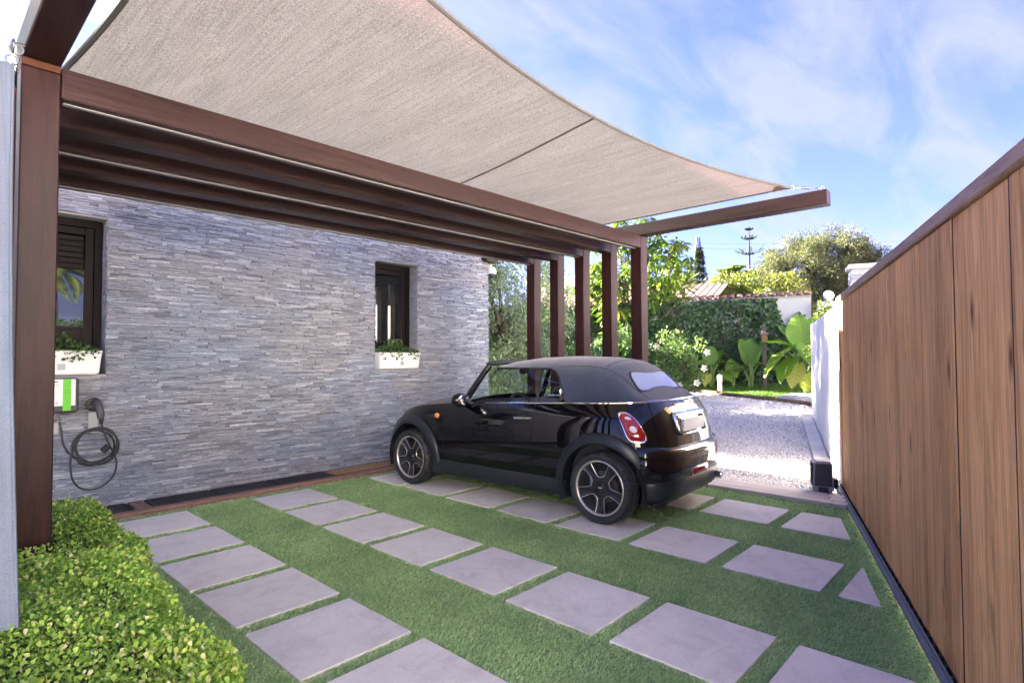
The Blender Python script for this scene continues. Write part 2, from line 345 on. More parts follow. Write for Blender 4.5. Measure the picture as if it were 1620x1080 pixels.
class MB:
    def __init__(s): s.v, s.f, s.r = [], [], []
    def add(s, V, F, r=None):
        o = len(s.v); s.v.extend([tuple(map(float, p)) for p in V]); s.f.extend([tuple(int(i) + o for i in f) for f in F])
        if r is None: r = random.random()
        s.r.extend([r] * len(V)); return s
    def box(s, x0, x1, y0, y1, z0, z1, c=0., r=None):
        if c <= 0:
            V = [(x, y, z) for x in (x0, x1) for y in (y0, y1) for z in (z0, z1)]
            F = [(0, 1, 3, 2), (4, 6, 7, 5), (0, 4, 5, 1), (2, 3, 7, 6), (0, 2, 6, 4), (1, 5, 7, 3)]
            return s.add(V, F, r)
        V, ix = [], {}
        for i, x in enumerate((x0, x1)):
            for j, y in enumerate((y0, y1)):
                for k, z in enumerate((z0, z1)):
                    dx, dy, dz = (c if i == 0 else -c), (c if j == 0 else -c), (c if k == 0 else -c)
                    for a, p in enumerate(((x, y + dy, z + dz), (x + dx, y, z + dz), (x + dx, y + dy, z))):
                        ix[i, j, k, a] = len(V); V.append(p)
        F = []
        for i in (0, 1): F.append([ix[i, 0, 0, 0], ix[i, 1, 0, 0], ix[i, 1, 1, 0], ix[i, 0, 1, 0]])
        for j in (0, 1): F.append([ix[0, j, 0, 1], ix[1, j, 0, 1], ix[1, j, 1, 1], ix[0, j, 1, 1]])
        for k in (0, 1): F.append([ix[0, 0, k, 2], ix[1, 0, k, 2], ix[1, 1, k, 2], ix[0, 1, k, 2]])
        for i in (0, 1):
            for j in (0, 1): F.append([ix[i, j, 0, 0], ix[i, j, 1, 0], ix[i, j, 1, 1], ix[i, j, 0, 1]])
            for k in (0, 1): F.append([ix[i, 0, k, 0], ix[i, 1, k, 0], ix[i, 1, k, 2], ix[i, 0, k, 2]])
        for j in (0, 1):
            for k in (0, 1): F.append([ix[0, j, k, 1], ix[1, j, k, 1], ix[1, j, k, 2], ix[0, j, k, 2]])
        for i in (0, 1):
            for j in (0, 1):
                for k in (0, 1): F.append([ix[i, j, k, a] for a in range(3)])
        return s.add(V, F, r)
    def grid(s, G, closed=False, r=None, flip=False):
        G = np.asarray(G, float); a, b = G.shape[:2]; F = []
        for i in range(a - 1):
            for j in range(b if closed else b - 1):
                k = (j + 1) % b; q = (i * b + j, i * b + k, (i + 1) * b + k, (i + 1) * b + j)
                F.append(q[::-1] if flip else q)
        return s.add(G.reshape(-1, 3), F, r)
    def tube(s, P, rad, n=8, closed=False, caps=True, r=None):
        P = [Vector(p) for p in P]; m = len(P)
        rad = [rad] * m if np.isscalar(rad) else list(rad)
        rings = []; up = None
        for i in range(m):
            d = (P[(i + 1) % m] - P[i - 1]) if closed else (P[min(i + 1, m - 1)] - P[max(i - 1, 0)])
            d.normalize()
            if up is None:
                up = Vector((0, 0, 1)) if abs(d.z) < .9 else Vector((1, 0, 0))
            up = (up - d * up.dot(d)).normalized(); sd = d.cross(up)
            rings.append([P[i] + (up * math.cos(2 * math.pi * k / n) + sd * math.sin(2 * math.pi * k / n)) * rad[i] for k in range(n)])
        V = [p for rg in rings for p in rg]; F = []
        for i in range(m if closed else m - 1):
            j = (i + 1) % m
            for k in range(n): F.append((i * n + k, i * n + (k + 1) % n, j * n + (k + 1) % n, j * n + k))
        if caps and not closed:
            F.append(tuple(range(n))[::-1]); F.append(tuple((m - 1) * n + k for k in range(n)))
        return s.add(V, F, r)
    def lathe(s, prof, n=24, axis='z', c=(0, 0, 0), r=None, a0=0., a1=None):
        full = a1 is None; a1 = 2 * math.pi if full else a1
        G = []
        for k in range(n if full else n + 1):
            a = a0 + (a1 - a0) * k / n; ca, sa = math.cos(a), math.sin(a)
            row = []
            for (rr, h) in prof:
                p = {'z': (rr * ca, rr * sa, h), 'x': (h, rr * ca, rr * sa), 'y': (rr * ca, h, rr * sa)}[axis]
                row.append((p[0] + c[0], p[1] + c[1], p[2] + c[2]))
            G.append(row)
        G = np.array(G).transpose(1, 0, 2)
        return s.grid(G, closed=full, r=r)
    def ball(s, c, rx, ry=None, rz=None, n=16, m=10, r=None):
        ry, rz = ry or rx, rz or rx
        G = [[(c[0] + rx * math.sin(t) * math.cos(a), c[1] + ry * math.sin(t) * math.sin(a), c[2] + rz * math.cos(t)) for a in np.linspace(0, 2 * math.pi, n, False)] for t in np.linspace(.001, math.pi - .001, m)]
        return s.grid(G, True, r)
    def prism(s, poly, z0, z1, r=None, c=0.):
        n = len(poly); P = [Vector((p[0], p[1])) for p in poly]
        ctr = sum(P, Vector((0, 0))) / n
        lev = [(z0, 0), (z1, 0)] if c <= 0 else [(z0, 0), (z1 - c, 0), (z1, c)]
        V = []
        for z, ins in lev:
            for p in P:
                q = p + (ctr - p).normalized() * ins * 1.4; V.append((q.x, q.y, z))
        F = [tuple(range(n))[::-1], tuple((len(lev) - 1) * n + i for i in range(n))]
        for l in range(len(lev) - 1):
            for i in range(n): F.append((l * n + i, l * n + (i + 1) % n, (l + 1) * n + (i + 1) % n, (l + 1) * n + i))
        return s.add(V, F, r)
    def obj(s, name, mat, parent=None, smooth=False, angle=40, fix=True, loc=None):
        me = bpy.data.meshes.new(name); me.from_pydata(s.v, [], s.f); me.update(); set_rnd(me, s.r)
        if fix:
            b = bmesh.new(); b.from_mesh(me); bmesh.ops.recalc_face_normals(b, faces=b.faces); b.to_mesh(me); b.free()
        o = link_mesh(name, me, M[mat] if isinstance(mat, str) else mat, parent, smooth, angle if smooth else None)
        if loc is not None: o.location = loc
        return o
def tag(o, label=None, cat=None, group=None, kind=None):
    for k, v in (('label', label), ('category', cat), ('group', group), ('kind', kind)):
        if v: o[k] = v
    return o
def thing(name, label, cat, loc=(0, 0, 0), rz=0., group=None):
    o = bpy.data.objects.new(name, None); COL.objects.link(o); o.location = loc; o.rotation_euler = (0, 0, rz)
    o.empty_display_size = .1
    return tag(o, label, cat, group)
def dup(root, loc=None, rz=None, label=None, scale=None):
    r = root.copy(); COL.objects.link(r)
    if loc is not None: r.location = loc
    if rz is not None: r.rotation_euler = (0, 0, rz)
    if scale is not None: r.scale = (scale,) * 3
    if label: r['label'] = label
    for ch in list(root.children):
        c = ch.copy(); COL.objects.link(c); c.parent = r
        for g in list(ch.children):
            d = g.copy(); COL.objects.link(d); d.parent = c
    return r
def unit(a): return a / np.maximum(np.linalg.norm(a, axis=-1, keepdims=True), 1e-9)

T_QUAD = (np.array([(0, 0, 0), (.5, .5, .1), (1, 0, 0), (.5, -.5, .1)]), np.array([(0, 2, 1), (0, 3, 2)]))
T_OBOV = (np.array([(0, 0, 0), (.42, .36, .05), (.8, .46, .10), (1, 0, .02), (.8, -.46, .10), (.42, -.36, .05), (.6, 0, -.04)]), np.array([(6, 0, 5), (6, 5, 4), (6, 4, 3), (6, 3, 2), (6, 2, 1), (6, 1, 0)]))
T_LONG = (np.array([(0, 0, 0), (.3, .42, -.02), (.3, -.42, -.02), (.68, .42, -.14), (.68, -.42, -.14), (1, 0, -.32), (.5, 0, -.12)]), np.array([(0, 2, 6), (0, 6, 1), (1, 6, 3), (6, 2, 4), (6, 4, 5), (6, 5, 3)]))
T_IVY = (np.array([(0, 0, 0), (.15, .5, .05), (.6, .42, .08), (1, 0, -.05), (.6, -.42, .08), (.15, -.5, .05), (.35, 0, -.05)]), np.array([(6, 0, 5), (6, 5, 4), (6, 4, 3), (6, 3, 2), (6, 2, 1), (6, 1, 0)]))
def leaf_arrays(P, A, N, L, W, tpl, rnd):
    """P positions, A leaf axis, N leaf normal hint, L/W lengths -> verts, tris, rnd"""
    tv, tf = tpl; n = len(P)
    A = unit(A); S = unit(np.cross(N, A)); N2 = np.cross(A, S)
    L = np.broadcast_to(L, (n,)); W = np.broadcast_to(W, (n,))
    V = P[:, None, :] + A[:, None, :] * (tv[None, :, 0:1] * L[:, None, None]) + S[:, None, :] * (tv[None, :, 1:2] * W[:, None, None]) + N2[:, None, :] * (tv[None, :, 2:3] * L[:, None, None])
    F = tf[None] + (np.arange(n) * len(tv))[:, None, None]
    return V.reshape(-1, 3), F.reshape(-1, 3), np.repeat(rnd, len(tv))
def leaves_obj(name, P, A, N, L, W, tpl, mat, parent=None, rnd=None):
    if rnd is None: rnd = rng.random(len(P))
    V, F, r = leaf_arrays(P, A, N, L, W, tpl, np.clip(rnd, 0, 1))
    return tri_mesh(name, V, F, r, M[mat], parent)
def rdir(n): return unit(rng.normal(size=(n, 3)))

def ground_h(x): return np.clip(.105 * (np.asarray(x, float) - 6.9), 0, .8)
G0 = np.array([4.656, .809]); GA = math.atan2(.335, 1.); GD = np.array([math.cos(GA), math.sin(GA)]); GN = np.array([-GD[1], GD[0]])
def gate_pt(t, off=0.): return G0 + GD * t + GN * off

# ================================================================== SETTING: ground sheets
xs = np.concatenate([[-900, -200, -50, -12, 0, 6.0], np.linspace(6.9, 14.6, 24), [20, 40, 90, 250, 900]])
ys = np.concatenate([[-900, -200, -50], np.linspace(-12, 30, 22), [60, 150, 900]])
G = [[(x, y, float(ground_h(x)) - .10) for y in ys] for x in xs]
tag(MB().grid(G).obj('ground', 'earth', smooth=True), kind='structure')

def clip_poly(poly, p0, n):
    """keep the side of the line through p0 where (p-p0).n > 0"""
    out = []
    for i in range(len(poly)):
        a, b = np.array(poly[i]), np.array(poly[(i + 1) % len(poly)])
        da, db = (a - p0) @ n, (b - p0) @ n
        if da >= 0: out.append(tuple(a))
        if (da >= 0) != (db >= 0): out.append(tuple(a + (b - a) * da / (da - db)))
    return out
# turf sheet with the pavers laid in it
turf_poly = clip_poly([(-1.5, -1.6), (6.01, -1.6), (6.01, 6.0), (-1.5, 6.0)], G0 + GN * .048, GN)
mb = MB(); mb.prism(turf_poly, -.095, -.028)
paving = tag(mb.obj('lawn', 'turf_base'), kind='structure')
tiles = []
for row, x0, off, idx in (('A', 1.207, 0., range(0, 8)), ('B', 2.418, 0., range(0, 8)), ('C', 3.775, 0., range(0, 8)), ('D', 4.989, -.706, range(1, 8))):
    for i in idx:
        y1 = 5.838 - off - i * .7083; y0 = y1 - .603; jit = rng.normal(0, .004, 2)
        poly = [(x0 + jit[0], y0 + jit[1]), (x0 + .603 + jit[0], y0 + jit[1]), (x0 + .603 + jit[0], y1 + jit[1]), (x0 + jit[0], y1 + jit[1])]
        poly = clip_poly(poly, G0 + GN * .142, GN)
        if len(poly) >= 3: tiles.append(poly)
for poly in tiles:
    MB().prism(poly, -.055, 0., c=.0018).obj('paver', 'paver', paving)

def cam_px(P):
    d = P - CAM; z = d @ CF; z = np.where(z < .05, .05, z)
    return 810 + 888.9 * (d @ CR) / z, 540 - 888.9 * (d @ CU) / z, d @ CF
def make_turf():
    n = 560000
    x = rng.uniform(.75, 6.0, n); y = rng.uniform(-.3, 5.98, n)
    keep = ((np.stack([x, y], 1) - G0) @ GN > .046)
    for poly in tiles:
        p = np.array(poly); c = p.mean(0); ins = np.ones(n, bool)
        for i in range(len(p)):
            a, b = p[i], p[(i + 1) % len(p)]; e = b - a; nn = np.array([-e[1], e[0]]); nn = nn / np.linalg.norm(nn)
            if (c - a) @ nn < 0: nn = -nn
            ins &= ((np.stack([x, y], 1) - a) @ nn > -.002)
        keep &= ~ins
    px, py, dz = cam_px(np.stack([x, y, np.zeros(n)], 1))
    keep &= (px > -260) & (px < 1900) & (py < 1240) & (dz > .8)
    keep &= rng.random(n) < np.clip(1.25 - .16 * np.maximum(dz - 2.2, 0), .5, 1)
    x, y, dz = x[keep], y[keep], dz[keep]; n = len(x)
    az = rng.uniform(0, 2 * np.pi, n); h = rng.uniform(.009, .0165, n); w = rng.uniform(.0016, .0027, n) * (1 + .10 * dz)
    lean = rng.uniform(.7, 2.0, n) * h; nap = np.array([.25, -.35])
    d = np.stack([np.cos(az), np.sin(az)], 1); s = np.stack([-d[:, 1], d[:, 0]], 1); d = d + nap
    B = np.stack([x, y], 1); V = np.zeros((n, 5, 3)); z0 = -.0150
    V[:, 0, :2] = B - s * w[:, None]; V[:, 1, :2] = B + s * w[:, None]
    m = B + d * (lean * .35)[:, None]; V[:, 2, :2] = m - s * (w * .8)[:, None]; V[:, 3, :2] = m + s * (w * .8)[:, None]
    V[:, 4, :2] = B + d * lean[:, None]
    V[:, :2, 2] = z0; V[:, 2:4, 2] = z0 + (h * .6)[:, None]; V[:, 4, 2] = z0 + h
    F = np.array([(0, 1, 3), (0, 3, 2), (2, 3, 4)])[None] + (np.arange(n) * 5)[:, None, None]
    r = np.clip(rng.normal(.42, .22, n) + (rng.random(n) < .04) * .5, 0, 1)
    o = tri_mesh('grass', V.reshape(-1, 3), F.reshape(-1, 3), np.repeat(r, 5), M['blade'])
    tag(o, kind='stuff')
    c = rng.random(26)
make_turf()

# timber strips that frame the turf
edge_r = tag(MB().box(6.01, 6.43, 1.30, 6.0, -.09, -.012).obj('timber_edging', 'soil'), kind='structure')
for k in range(3):
    x0 = 6.012 + k * .14; mb = MB()
    for (a, b) in ((1.32 + .047 * k, 1.46 + .047 * k), (1.464 + .047 * k, 3.6 - .5 * (k % 2)), (3.604 - .5 * (k % 2), 5.995)):
        MB().box(x0, x0 + .134, a, b, -.012, .024, .004).obj('plank', 'deck', edge_r)
edge_l = tag(MB().box(-1.5, 6.45, 6.005, 6.60, -.09, -.03).obj('timber_edging', 'soil'), kind='structure')
for (y0, y1, z1) in ((6.006, 6.045, .004), (6.05, 6.155, .018)):
    for (a, b) in ((-1.4, 1.9), (1.904, 4.3), (4.304, 6.0)):
        MB().box(a, b, y0, y1, -.03, z1, .004).obj('plank', 'deck_left', edge_l)
for (a, b) in ((1.50, 1.56), (1.563, 1.622)):
    MB().box(a, b, 6.158, 6.56, -.03, .012, .003).obj('plank', 'deck_left', edge_l)
# rubber mats lying on the strip by the wall
mats = [(.84, 1.49, 'black rubber mat beside the hedge, first before the timber cross piece'),
        (1.635, 2.235, 'black rubber mat just past the timber cross piece by the wall'), (2.245, 2.845, 'black rubber mat second past the timber cross piece by the wall'),
        (2.855, 3.46, 'black rubber mat touching the brown coir mat by the wall')]
for a, b, lab in mats:
    th = thing('rubber_mat', lab, 'mat', ((a + b) / 2, 6.36, .0), 0, 'rubber mats along the stone wall')
    w = (b - a) / 2 - .004
    MB().box(-w, w, -.195, .19, -.03, .012, .005).obj('mat_base', 'rubber', th)
    mb = MB()
    for i in range(9):
        for j in range(6):
            px, py = -w + .05 + (2 * w - .1) * i / 8, -.165 + .325 * j / 5
            mb.ball((px + random.uniform(-.012, .012), py + random.uniform(-.01, .01), .012), .022 + random.uniform(-.005, .006), .014, .004, 8, 4)
    tag(mb.obj('raised_pattern', 'rubber', th, True), kind='stuff')
th = thing('coir_mat', 'brown coir doormat with black rubber border by the front wheel', 'mat', (4.05, 6.36, 0))
MB().box(-.585, .55, -.2, .195, -.03, .010, .004).obj('mat_border', 'rubber', th)
MB().box(-.50, .48, -.135, .135, .0, .022, .006).obj('mat_pile', plain('coir', (.40, .235, .12), .95, .4, 60, .8, 300), th)
mb = MB()
for i in range(26):
    x = -.56 + i * .0425
    for y in (-.17, .165): mb.box(x, x + .02, y - .018, y + .018, .009, .016, .003)
mb.obj('border_studs', 'rubber', th)

# forecourt and street wall behind the viewpoint (paving added to bounce sunlight; the near window reflects the wall)
fp = clip_poly([(-9, -10.6), (12, -10.6), (12, 2.0), (-9, 2.0)], G0 - GN * .3, -GN)
mb = MB(); mb.prism(fp, -.2, -.032); tag(mb.obj('bounce_paving', plain('pale paving', (.60, .57, .54), .8, .2, 2, .2, 30)), kind='structure')
MB_tmp = MB().prism([(-9, -10.6), (-1.5, -10.6), (-1.5, 6), (-9, 6)], -.19, -.034); tag(MB_tmp.obj('side_court', plain('pale side paving', (.60, .57, .54), .8, .2, 2, .2, 30)), kind='structure')
sw_ = thing('street_wall', 'low white wall across the street behind the viewpoint', 'wall', (0, -7.6, 0))
MB().box(-14, 16, -.15, .15, -.2, 2.1, .01).obj('wall_body', 'white', sw_)
MB().box(-14.05, 16.05, -.2, .2, 2.102, 2.18, .01).obj('coping', 'terra_pale', sw_)

def bounce_house(lab, x0, x1, y0, y1, h):  # unseen white houses added to throw sunlight back into the carport
    t = thing('bounce_house', lab, 'house', ((x0 + x1) / 2, (y0 + y1) / 2, 0), 0)
    a, b, c, d = (x0 - x1) / 2, (x1 - x0) / 2, (y0 - y1) / 2, (y1 - y0) / 2
    MB().box(a, b, c, d, -.2, h).obj('wall', 'white', t)
    MB().box(a - .15, b + .15, c - .15, d + .15, h + .002, h + .2).obj('roof', 'terra_pale', t)
    n = int((b - a) / 2.6)
    for k in range(n):
        for z in (1.0, 3.9):
            x = a + (k + .5) * (b - a) / n
            w = MB().box(x - .5, x + .5, d + .003, d + .03, z, z + 1.2).obj('window', 'frame', t)
            MB().box(x - .44, x + .44, d + .032, d + .036, z + .06, z + 1.14).obj('pane', 'glass_win', w)
bounce_house('unseen white house added behind the viewpoint to bounce sunlight, east side', 5.6, 22, -17, -8.6, 6.8)
bounce_house('unseen white house added behind the viewpoint to bounce sunlight, west side', -15, 1.7, -17, -8.6, 6.8)
# gravel yard
gp = [(6.43, 1.45), (6.43, 9.5), (12.87, 6.9), (12.87, 6.04), (12.51, 5.18), (12.03, 3.83), (11.71, 3.10), (11.4, 3.0), (6.9, 1.5)]
def sheet_on_ground(name, poly, mat, dz, step=.5):
    b = bmesh.new(); b.faces.new([b.verts.new((x, y, 0)) for x, y in poly])
    lo, hi = min(p[0] for p in poly), max(p[0] for p in poly)
    for x in np.arange(math.ceil(lo / step) * step, hi, step):
        bmesh.ops.bisect_plane(b, geom=b.verts[:] + b.edges[:] + b.faces[:], plane_co=(x, 0, 0), plane_no=(1, 0, 0))
    for v in b.verts: v.co.z = float(ground_h(v.co.x)) + dz
    bmesh.ops.triangulate(b, faces=b.faces)
    bmesh.ops.recalc_face_normals(b, faces=b.faces)
    me = bpy.data.meshes.new(name); b.to_mesh(me); b.free(); set_rnd(me, np.zeros(len(me.vertices)))
    return tag(link_mesh(name, me, M[mat]), kind='structure')
sheet_on_ground('gravel_yard', gp, 'gravel', -.03)
def inside(poly, X, Y):
    c = np.zeros(len(X), bool); n = len(poly)
    for i in range(n):
        (x1, y1), (x2, y2) = poly[i], poly[(i + 1) % n]
        cond = ((y1 > Y) != (y2 > Y)); xi = (x2 - x1) * (Y - y1) / ((y2 - y1) if y2 != y1 else 1e-9) + x1
        c ^= cond & (X < xi)
    return c
def make_chips():
    n = 90000; x = 6.43 + 6.4 * rng.random(n) ** 1.35; y = rng.uniform(1.5, 7.2, n)
    k = inside(gp, x, y) & ((np.stack([x, y], 1) - G0) @ GN > .02) & (rng.random(n) < np.clip(1.3 - .13 * (x - 6.43), .35, 1)); x, y = x[k], y[k]; n = len(x)
    oc = np.array([(1, 0, 0), (-1, 0, 0), (0, 1, 0), (0, -1, 0), (0, 0, 1), (0, 0, -1)], float)
    f = np.array([(0, 2, 4), (2, 1, 4), (1, 3, 4), (3, 0, 4), (2, 0, 5), (1, 2, 5), (3, 1, 5), (0, 3, 5)])
    s = rng.uniform(.008, .018, n) * (1 + .05 * (x - 6.4))
    V = oc[None] * rng.uniform(.55, 1.15, (n, 6, 1)) * s[:, None, None]; V += rng.normal(0, .22, V.shape) * s[:, None, None]
    a = rng.uniform(0, 6.28, n); ca, sa = np.cos(a)[:, None], np.sin(a)[:, None]
    V = np.stack([V[..., 0] * ca - V[..., 1] * sa, V[..., 0] * sa + V[..., 1] * ca, V[..., 2] * .8], -1)
    V += np.stack([x, y, ground_h(x) - .028 + s * .5 * rng.random(n)], 1)[:, None]
    F = f[None] + (np.arange(n) * 6)[:, None, None]
    tag(tri_mesh('gravel', V.reshape(-1, 3), F.reshape(-1, 3), np.repeat(rng.random(n), 6), M['chip']), kind='stuff')
make_chips()
# bright concrete strip across the gravel, kerb stones along the white wall
ks = tag(MB().box(11.34, 11.46, 3.9, 5.1, .40, float(ground_h(11.4)) + .045, .01).obj('kerb', 'white'), kind='structure')
kw = tag(MB().box(0, .01, 0, .01, -.3, -.29).obj('wall_kerb', 'concrete'), kind='structure')
for k in range(8):
    t0 = 2.42 + k * .51; a = gate_pt(t0, .01); h0 = float(ground_h(a[0])); h1 = float(ground_h(gate_pt(t0 + .5)[0]))
    V = []
    for t, h in ((t0, h0), (t0 + .5, h1)):
        for off in (.012, .18):
            p = gate_pt(t, off); V += [(p[0], p[1], h - .06), (p[0], p[1], h + .012)]
    MB().add(V, [(0, 1, 3, 2), (4, 6, 7, 5), (0, 4, 5, 1), (2, 3, 7, 6), (1, 5, 7, 3), (0, 2, 6, 4)]).obj('kerb_stone', 'kerb', kw)

# ================================================================== HOUSE with slate cladding
WX0, WX1, WY = -4.0, 6.513, 6.57
house = thing('villa', 'villa wall clad in grey split face slate behind the car', 'house', (0, 0, 0))
mb = MB(); wins = ((.58, 1.312, 1.27, 2.775), (4.33, 5.06, 1.272, 2.76)); HT = 3.42
xc = [WX0, wins[0][0], wins[0][1], wins[1][0], wins[1][1], WX1 - .012]
for i in range(5):
    a, b = xc[i], xc[i + 1]
    if i in (1, 3):
        w = wins[0] if i == 1 else wins[1]
        mb.box(a, b, WY + .02, WY + .24, -.05, w[2]); mb.box(a, b, WY + .02, WY + .24, w[3], HT)
    else: mb.box(a, b, WY + .02, WY + .24, -.05, HT)
mb.obj('wall', 'grey_render', house)
MB().box(WX1 - .25, WX1 - .012, WY + .242, 14, -.05, HT).box(WX0, WX0 + .2, WY + .242, 14, -.05, HT).box(WX0 + .2, WX1 - .25, 13.8, 14, -.05, HT).obj('side_wall', 'white', house)
MB().box(WX0 + .2, WX1 - .25, WY + .26, 13.8, 3.0, 3.2).obj('roof', 'concrete', house)
MB().box(WX0, WX1 - .25, WY + .55, WY + .6, .0, 3.0).obj('inner_wall', 'dark', house)
stones = []
z = .0
while z < 3.55:
    h = random.uniform(.018, .027)
    x = .15 - random.random() * .2
    while x < WX1:
        l = random.choice((.06, .10, .15, .2, .26)) * random.uniform(.8, 1.25)
        segs = [(x, min(x + l, WX1))]
        for (a, b, c, d) in wins:
            if z + h > c + .004 and z < d - .004:
                ns = []
                for (p, q) in segs:
                    if q <= a or p >= b: ns.append((p, q))
                    else:
                        if p < a: ns.append((p, a))
                        if q > b: ns.append((b, q))
                segs = ns
        for (p, q) in segs:
            if q - p > .012: stones.append((p, q, z, z + h))
        x += l
    z += h
def stone_geo(mb, p, q, z0, z1):
    k = random.random(); d = .003 + .030 * random.random() ** 1.6
    j = lambda a: random.uniform(-a, a)
    yb = WY + .021; g = .0012
    V = [(p, yb, z0), (q, yb, z0), (q, yb, z1), (p, yb, z1)]
    n = max(1, int((q - p) / .07)); F = []
    cols = np.linspace(p + g, q - g, n + 1); base = len(V)
    for c in cols:
        yy = WY + .012 - d + j(.006)
        V += [(c, yy + .004, z0 + g + abs(j(.003))), (c, yy - .002 + j(.003), (z0 + z1) / 2 + j(.007)), (c, yy + .003 + j(.003), z1 - g - abs(j(.004)))]
    for i in range(n):
        a = base + i * 3
        F += [(a, a + 3, a + 4, a + 1), (a + 1, a + 4, a + 5, a + 2)]
    e = base + n * 3
    F += [(0, 3, base + 2, base + 1, base), (1, e, e + 1, e + 2, 2)]
    F += [tuple([3] + [2] + [base + i * 3 + 2 for i in range(n, -1, -1)]), tuple([1, 0] + [base + i * 3 for i in range(n + 1)])]
    r = np.clip(random.gauss(.5, .25) + (random.random() < .06) * .35, 0, 1)
    mb.add(V, F, float(r))
cand = sorted(stones, key=lambda s: -(s[1] - s[0]) / (((s[0] + s[1]) / 2 - 0) ** 2 + WY ** 2) * (1 if (.95 < s[0] and s[2] < 2.75 and not (s[0] < 1.2 and s[2] < .6) and not (4 < s[0] and s[2] < 1.2)) else .01))
top = set(cand[:300]); rest = MB()
for s in stones:
    if s in top:
        m1 = MB(); stone_geo(m1, *s); m1.obj('stone', 'stone', house, fix=False)
    else: stone_geo(rest, *s)
tag(rest.obj('stone_cladding', 'stone', house, fix=False), kind='stuff')
MB().box(WX0 + .25, .04, WY + .45, 8.4, HT - .2, 6.4).obj('unseen_shade_block', 'white', house)  # unseen block added to keep direct sun off the curtain and left arm
# corner lining so the end of the cladding shows depth
MB().box(WX1 - .012, WX1 + .004, WY + .022, WY + .26, -.05, HT).obj('corner_trim', 'grey_render', house)
for wi, (a, b, c, d) in enumerate(wins):
    win = MB().box(a + .012, a + .072, WY + .185, WY + .235, c, d).box(b - .072, b - .012, WY + .185, WY + .235, c, d).box(a + .072, b - .072, WY + .185, WY + .235, d - .075, d).box(a + .072, b - .072, WY + .185, WY + .235, c, c + .07).obj('window', 'frame', house)
    sa, sb, sc_, sd = a + .076, b - .076, c + .074, d - .079
    MB().box(sa, sa + .07, WY + .2, WY + .25, sc_, sd, .004).box(sb - .07, sb, WY + .2, WY + .25, sc_, sd, .004).box(sa + .07, sb - .07, WY + .203, WY + .248, sc_, sc_ + .075, .004).box(sa + .07, sb - .07, WY + .203, WY + .248, sd - .07, sd, .004).obj('sash', 'frame', win)
    pz1 = sd - .08
    if wi == 0:
        for k in range(6): MB().box(sa + .075, sb - .075, WY + .226, WY + .236, sd - .13 - k * .055, sd - .08 - k * .055, .004).obj('shutter_slat', 'frame', win)
        pz1 = sd - .13 - 5 * .055 - .005
    MB().box(sa + .07, sb - .07, WY + .225, WY + .231, sc_ + .076, pz1 - .001).obj('pane', 'glass_win', win)
    # slate lining of the reveal
    for side, xx, sg in (('r', b, -1), ('l', a, 1)):
        mb = MB(); z = c
        while z < d:
            h = random.uniform(.022, .03); z1 = min(z + h, d); e = random.uniform(.002, .010)
            ym = WY + random.uniform(.06, .13)
            mb.box(min(xx, xx + sg * e), max(xx, xx + sg * e), WY + .012, ym, z + .001, z1 - .001, 0, random.uniform(.1, .5))
            e = random.uniform(.002, .010); mb.box(min(xx, xx + sg * e), max(xx, xx + sg * e), ym + .001, WY + .184, z + .001, z1 - .001, 0, random.uniform(.1, .5)); z = z1
        tag(mb.obj('reveal_slates', 'stone', win, fix=False), kind='stuff')
    MB().box(a, b, WY - .004, WY + .184, c - .02, c + .002, .002).obj('sill', 'grey_render', win)
# eave board at the corner, parapet cap, glass balustrade of the terrace
MB().box(6.36, 6.62, WY - .12, WY + .35, 2.985, 3.05, .004).obj('eave_board', 'beam_x', house)
MB().box(WX0, WX1 + .03, WY + .0, WY + .30, HT + .002, HT + .06).obj('parapet_cap', 'white', house)
for x in (-1.9, -.9):
    MB().box(x, x + .016, WY + .08, WY + .108, HT + .062, HT + 1.34).obj('balustrade_post', 'white_plastic', house)
for a, b in ((-1.88, -.92), (-.88, 6.2)): MB().box(a, b, WY + .11, WY + .122, HT + .1, HT + 1.30).obj('balustrade_pane', 'glass_clear', house)

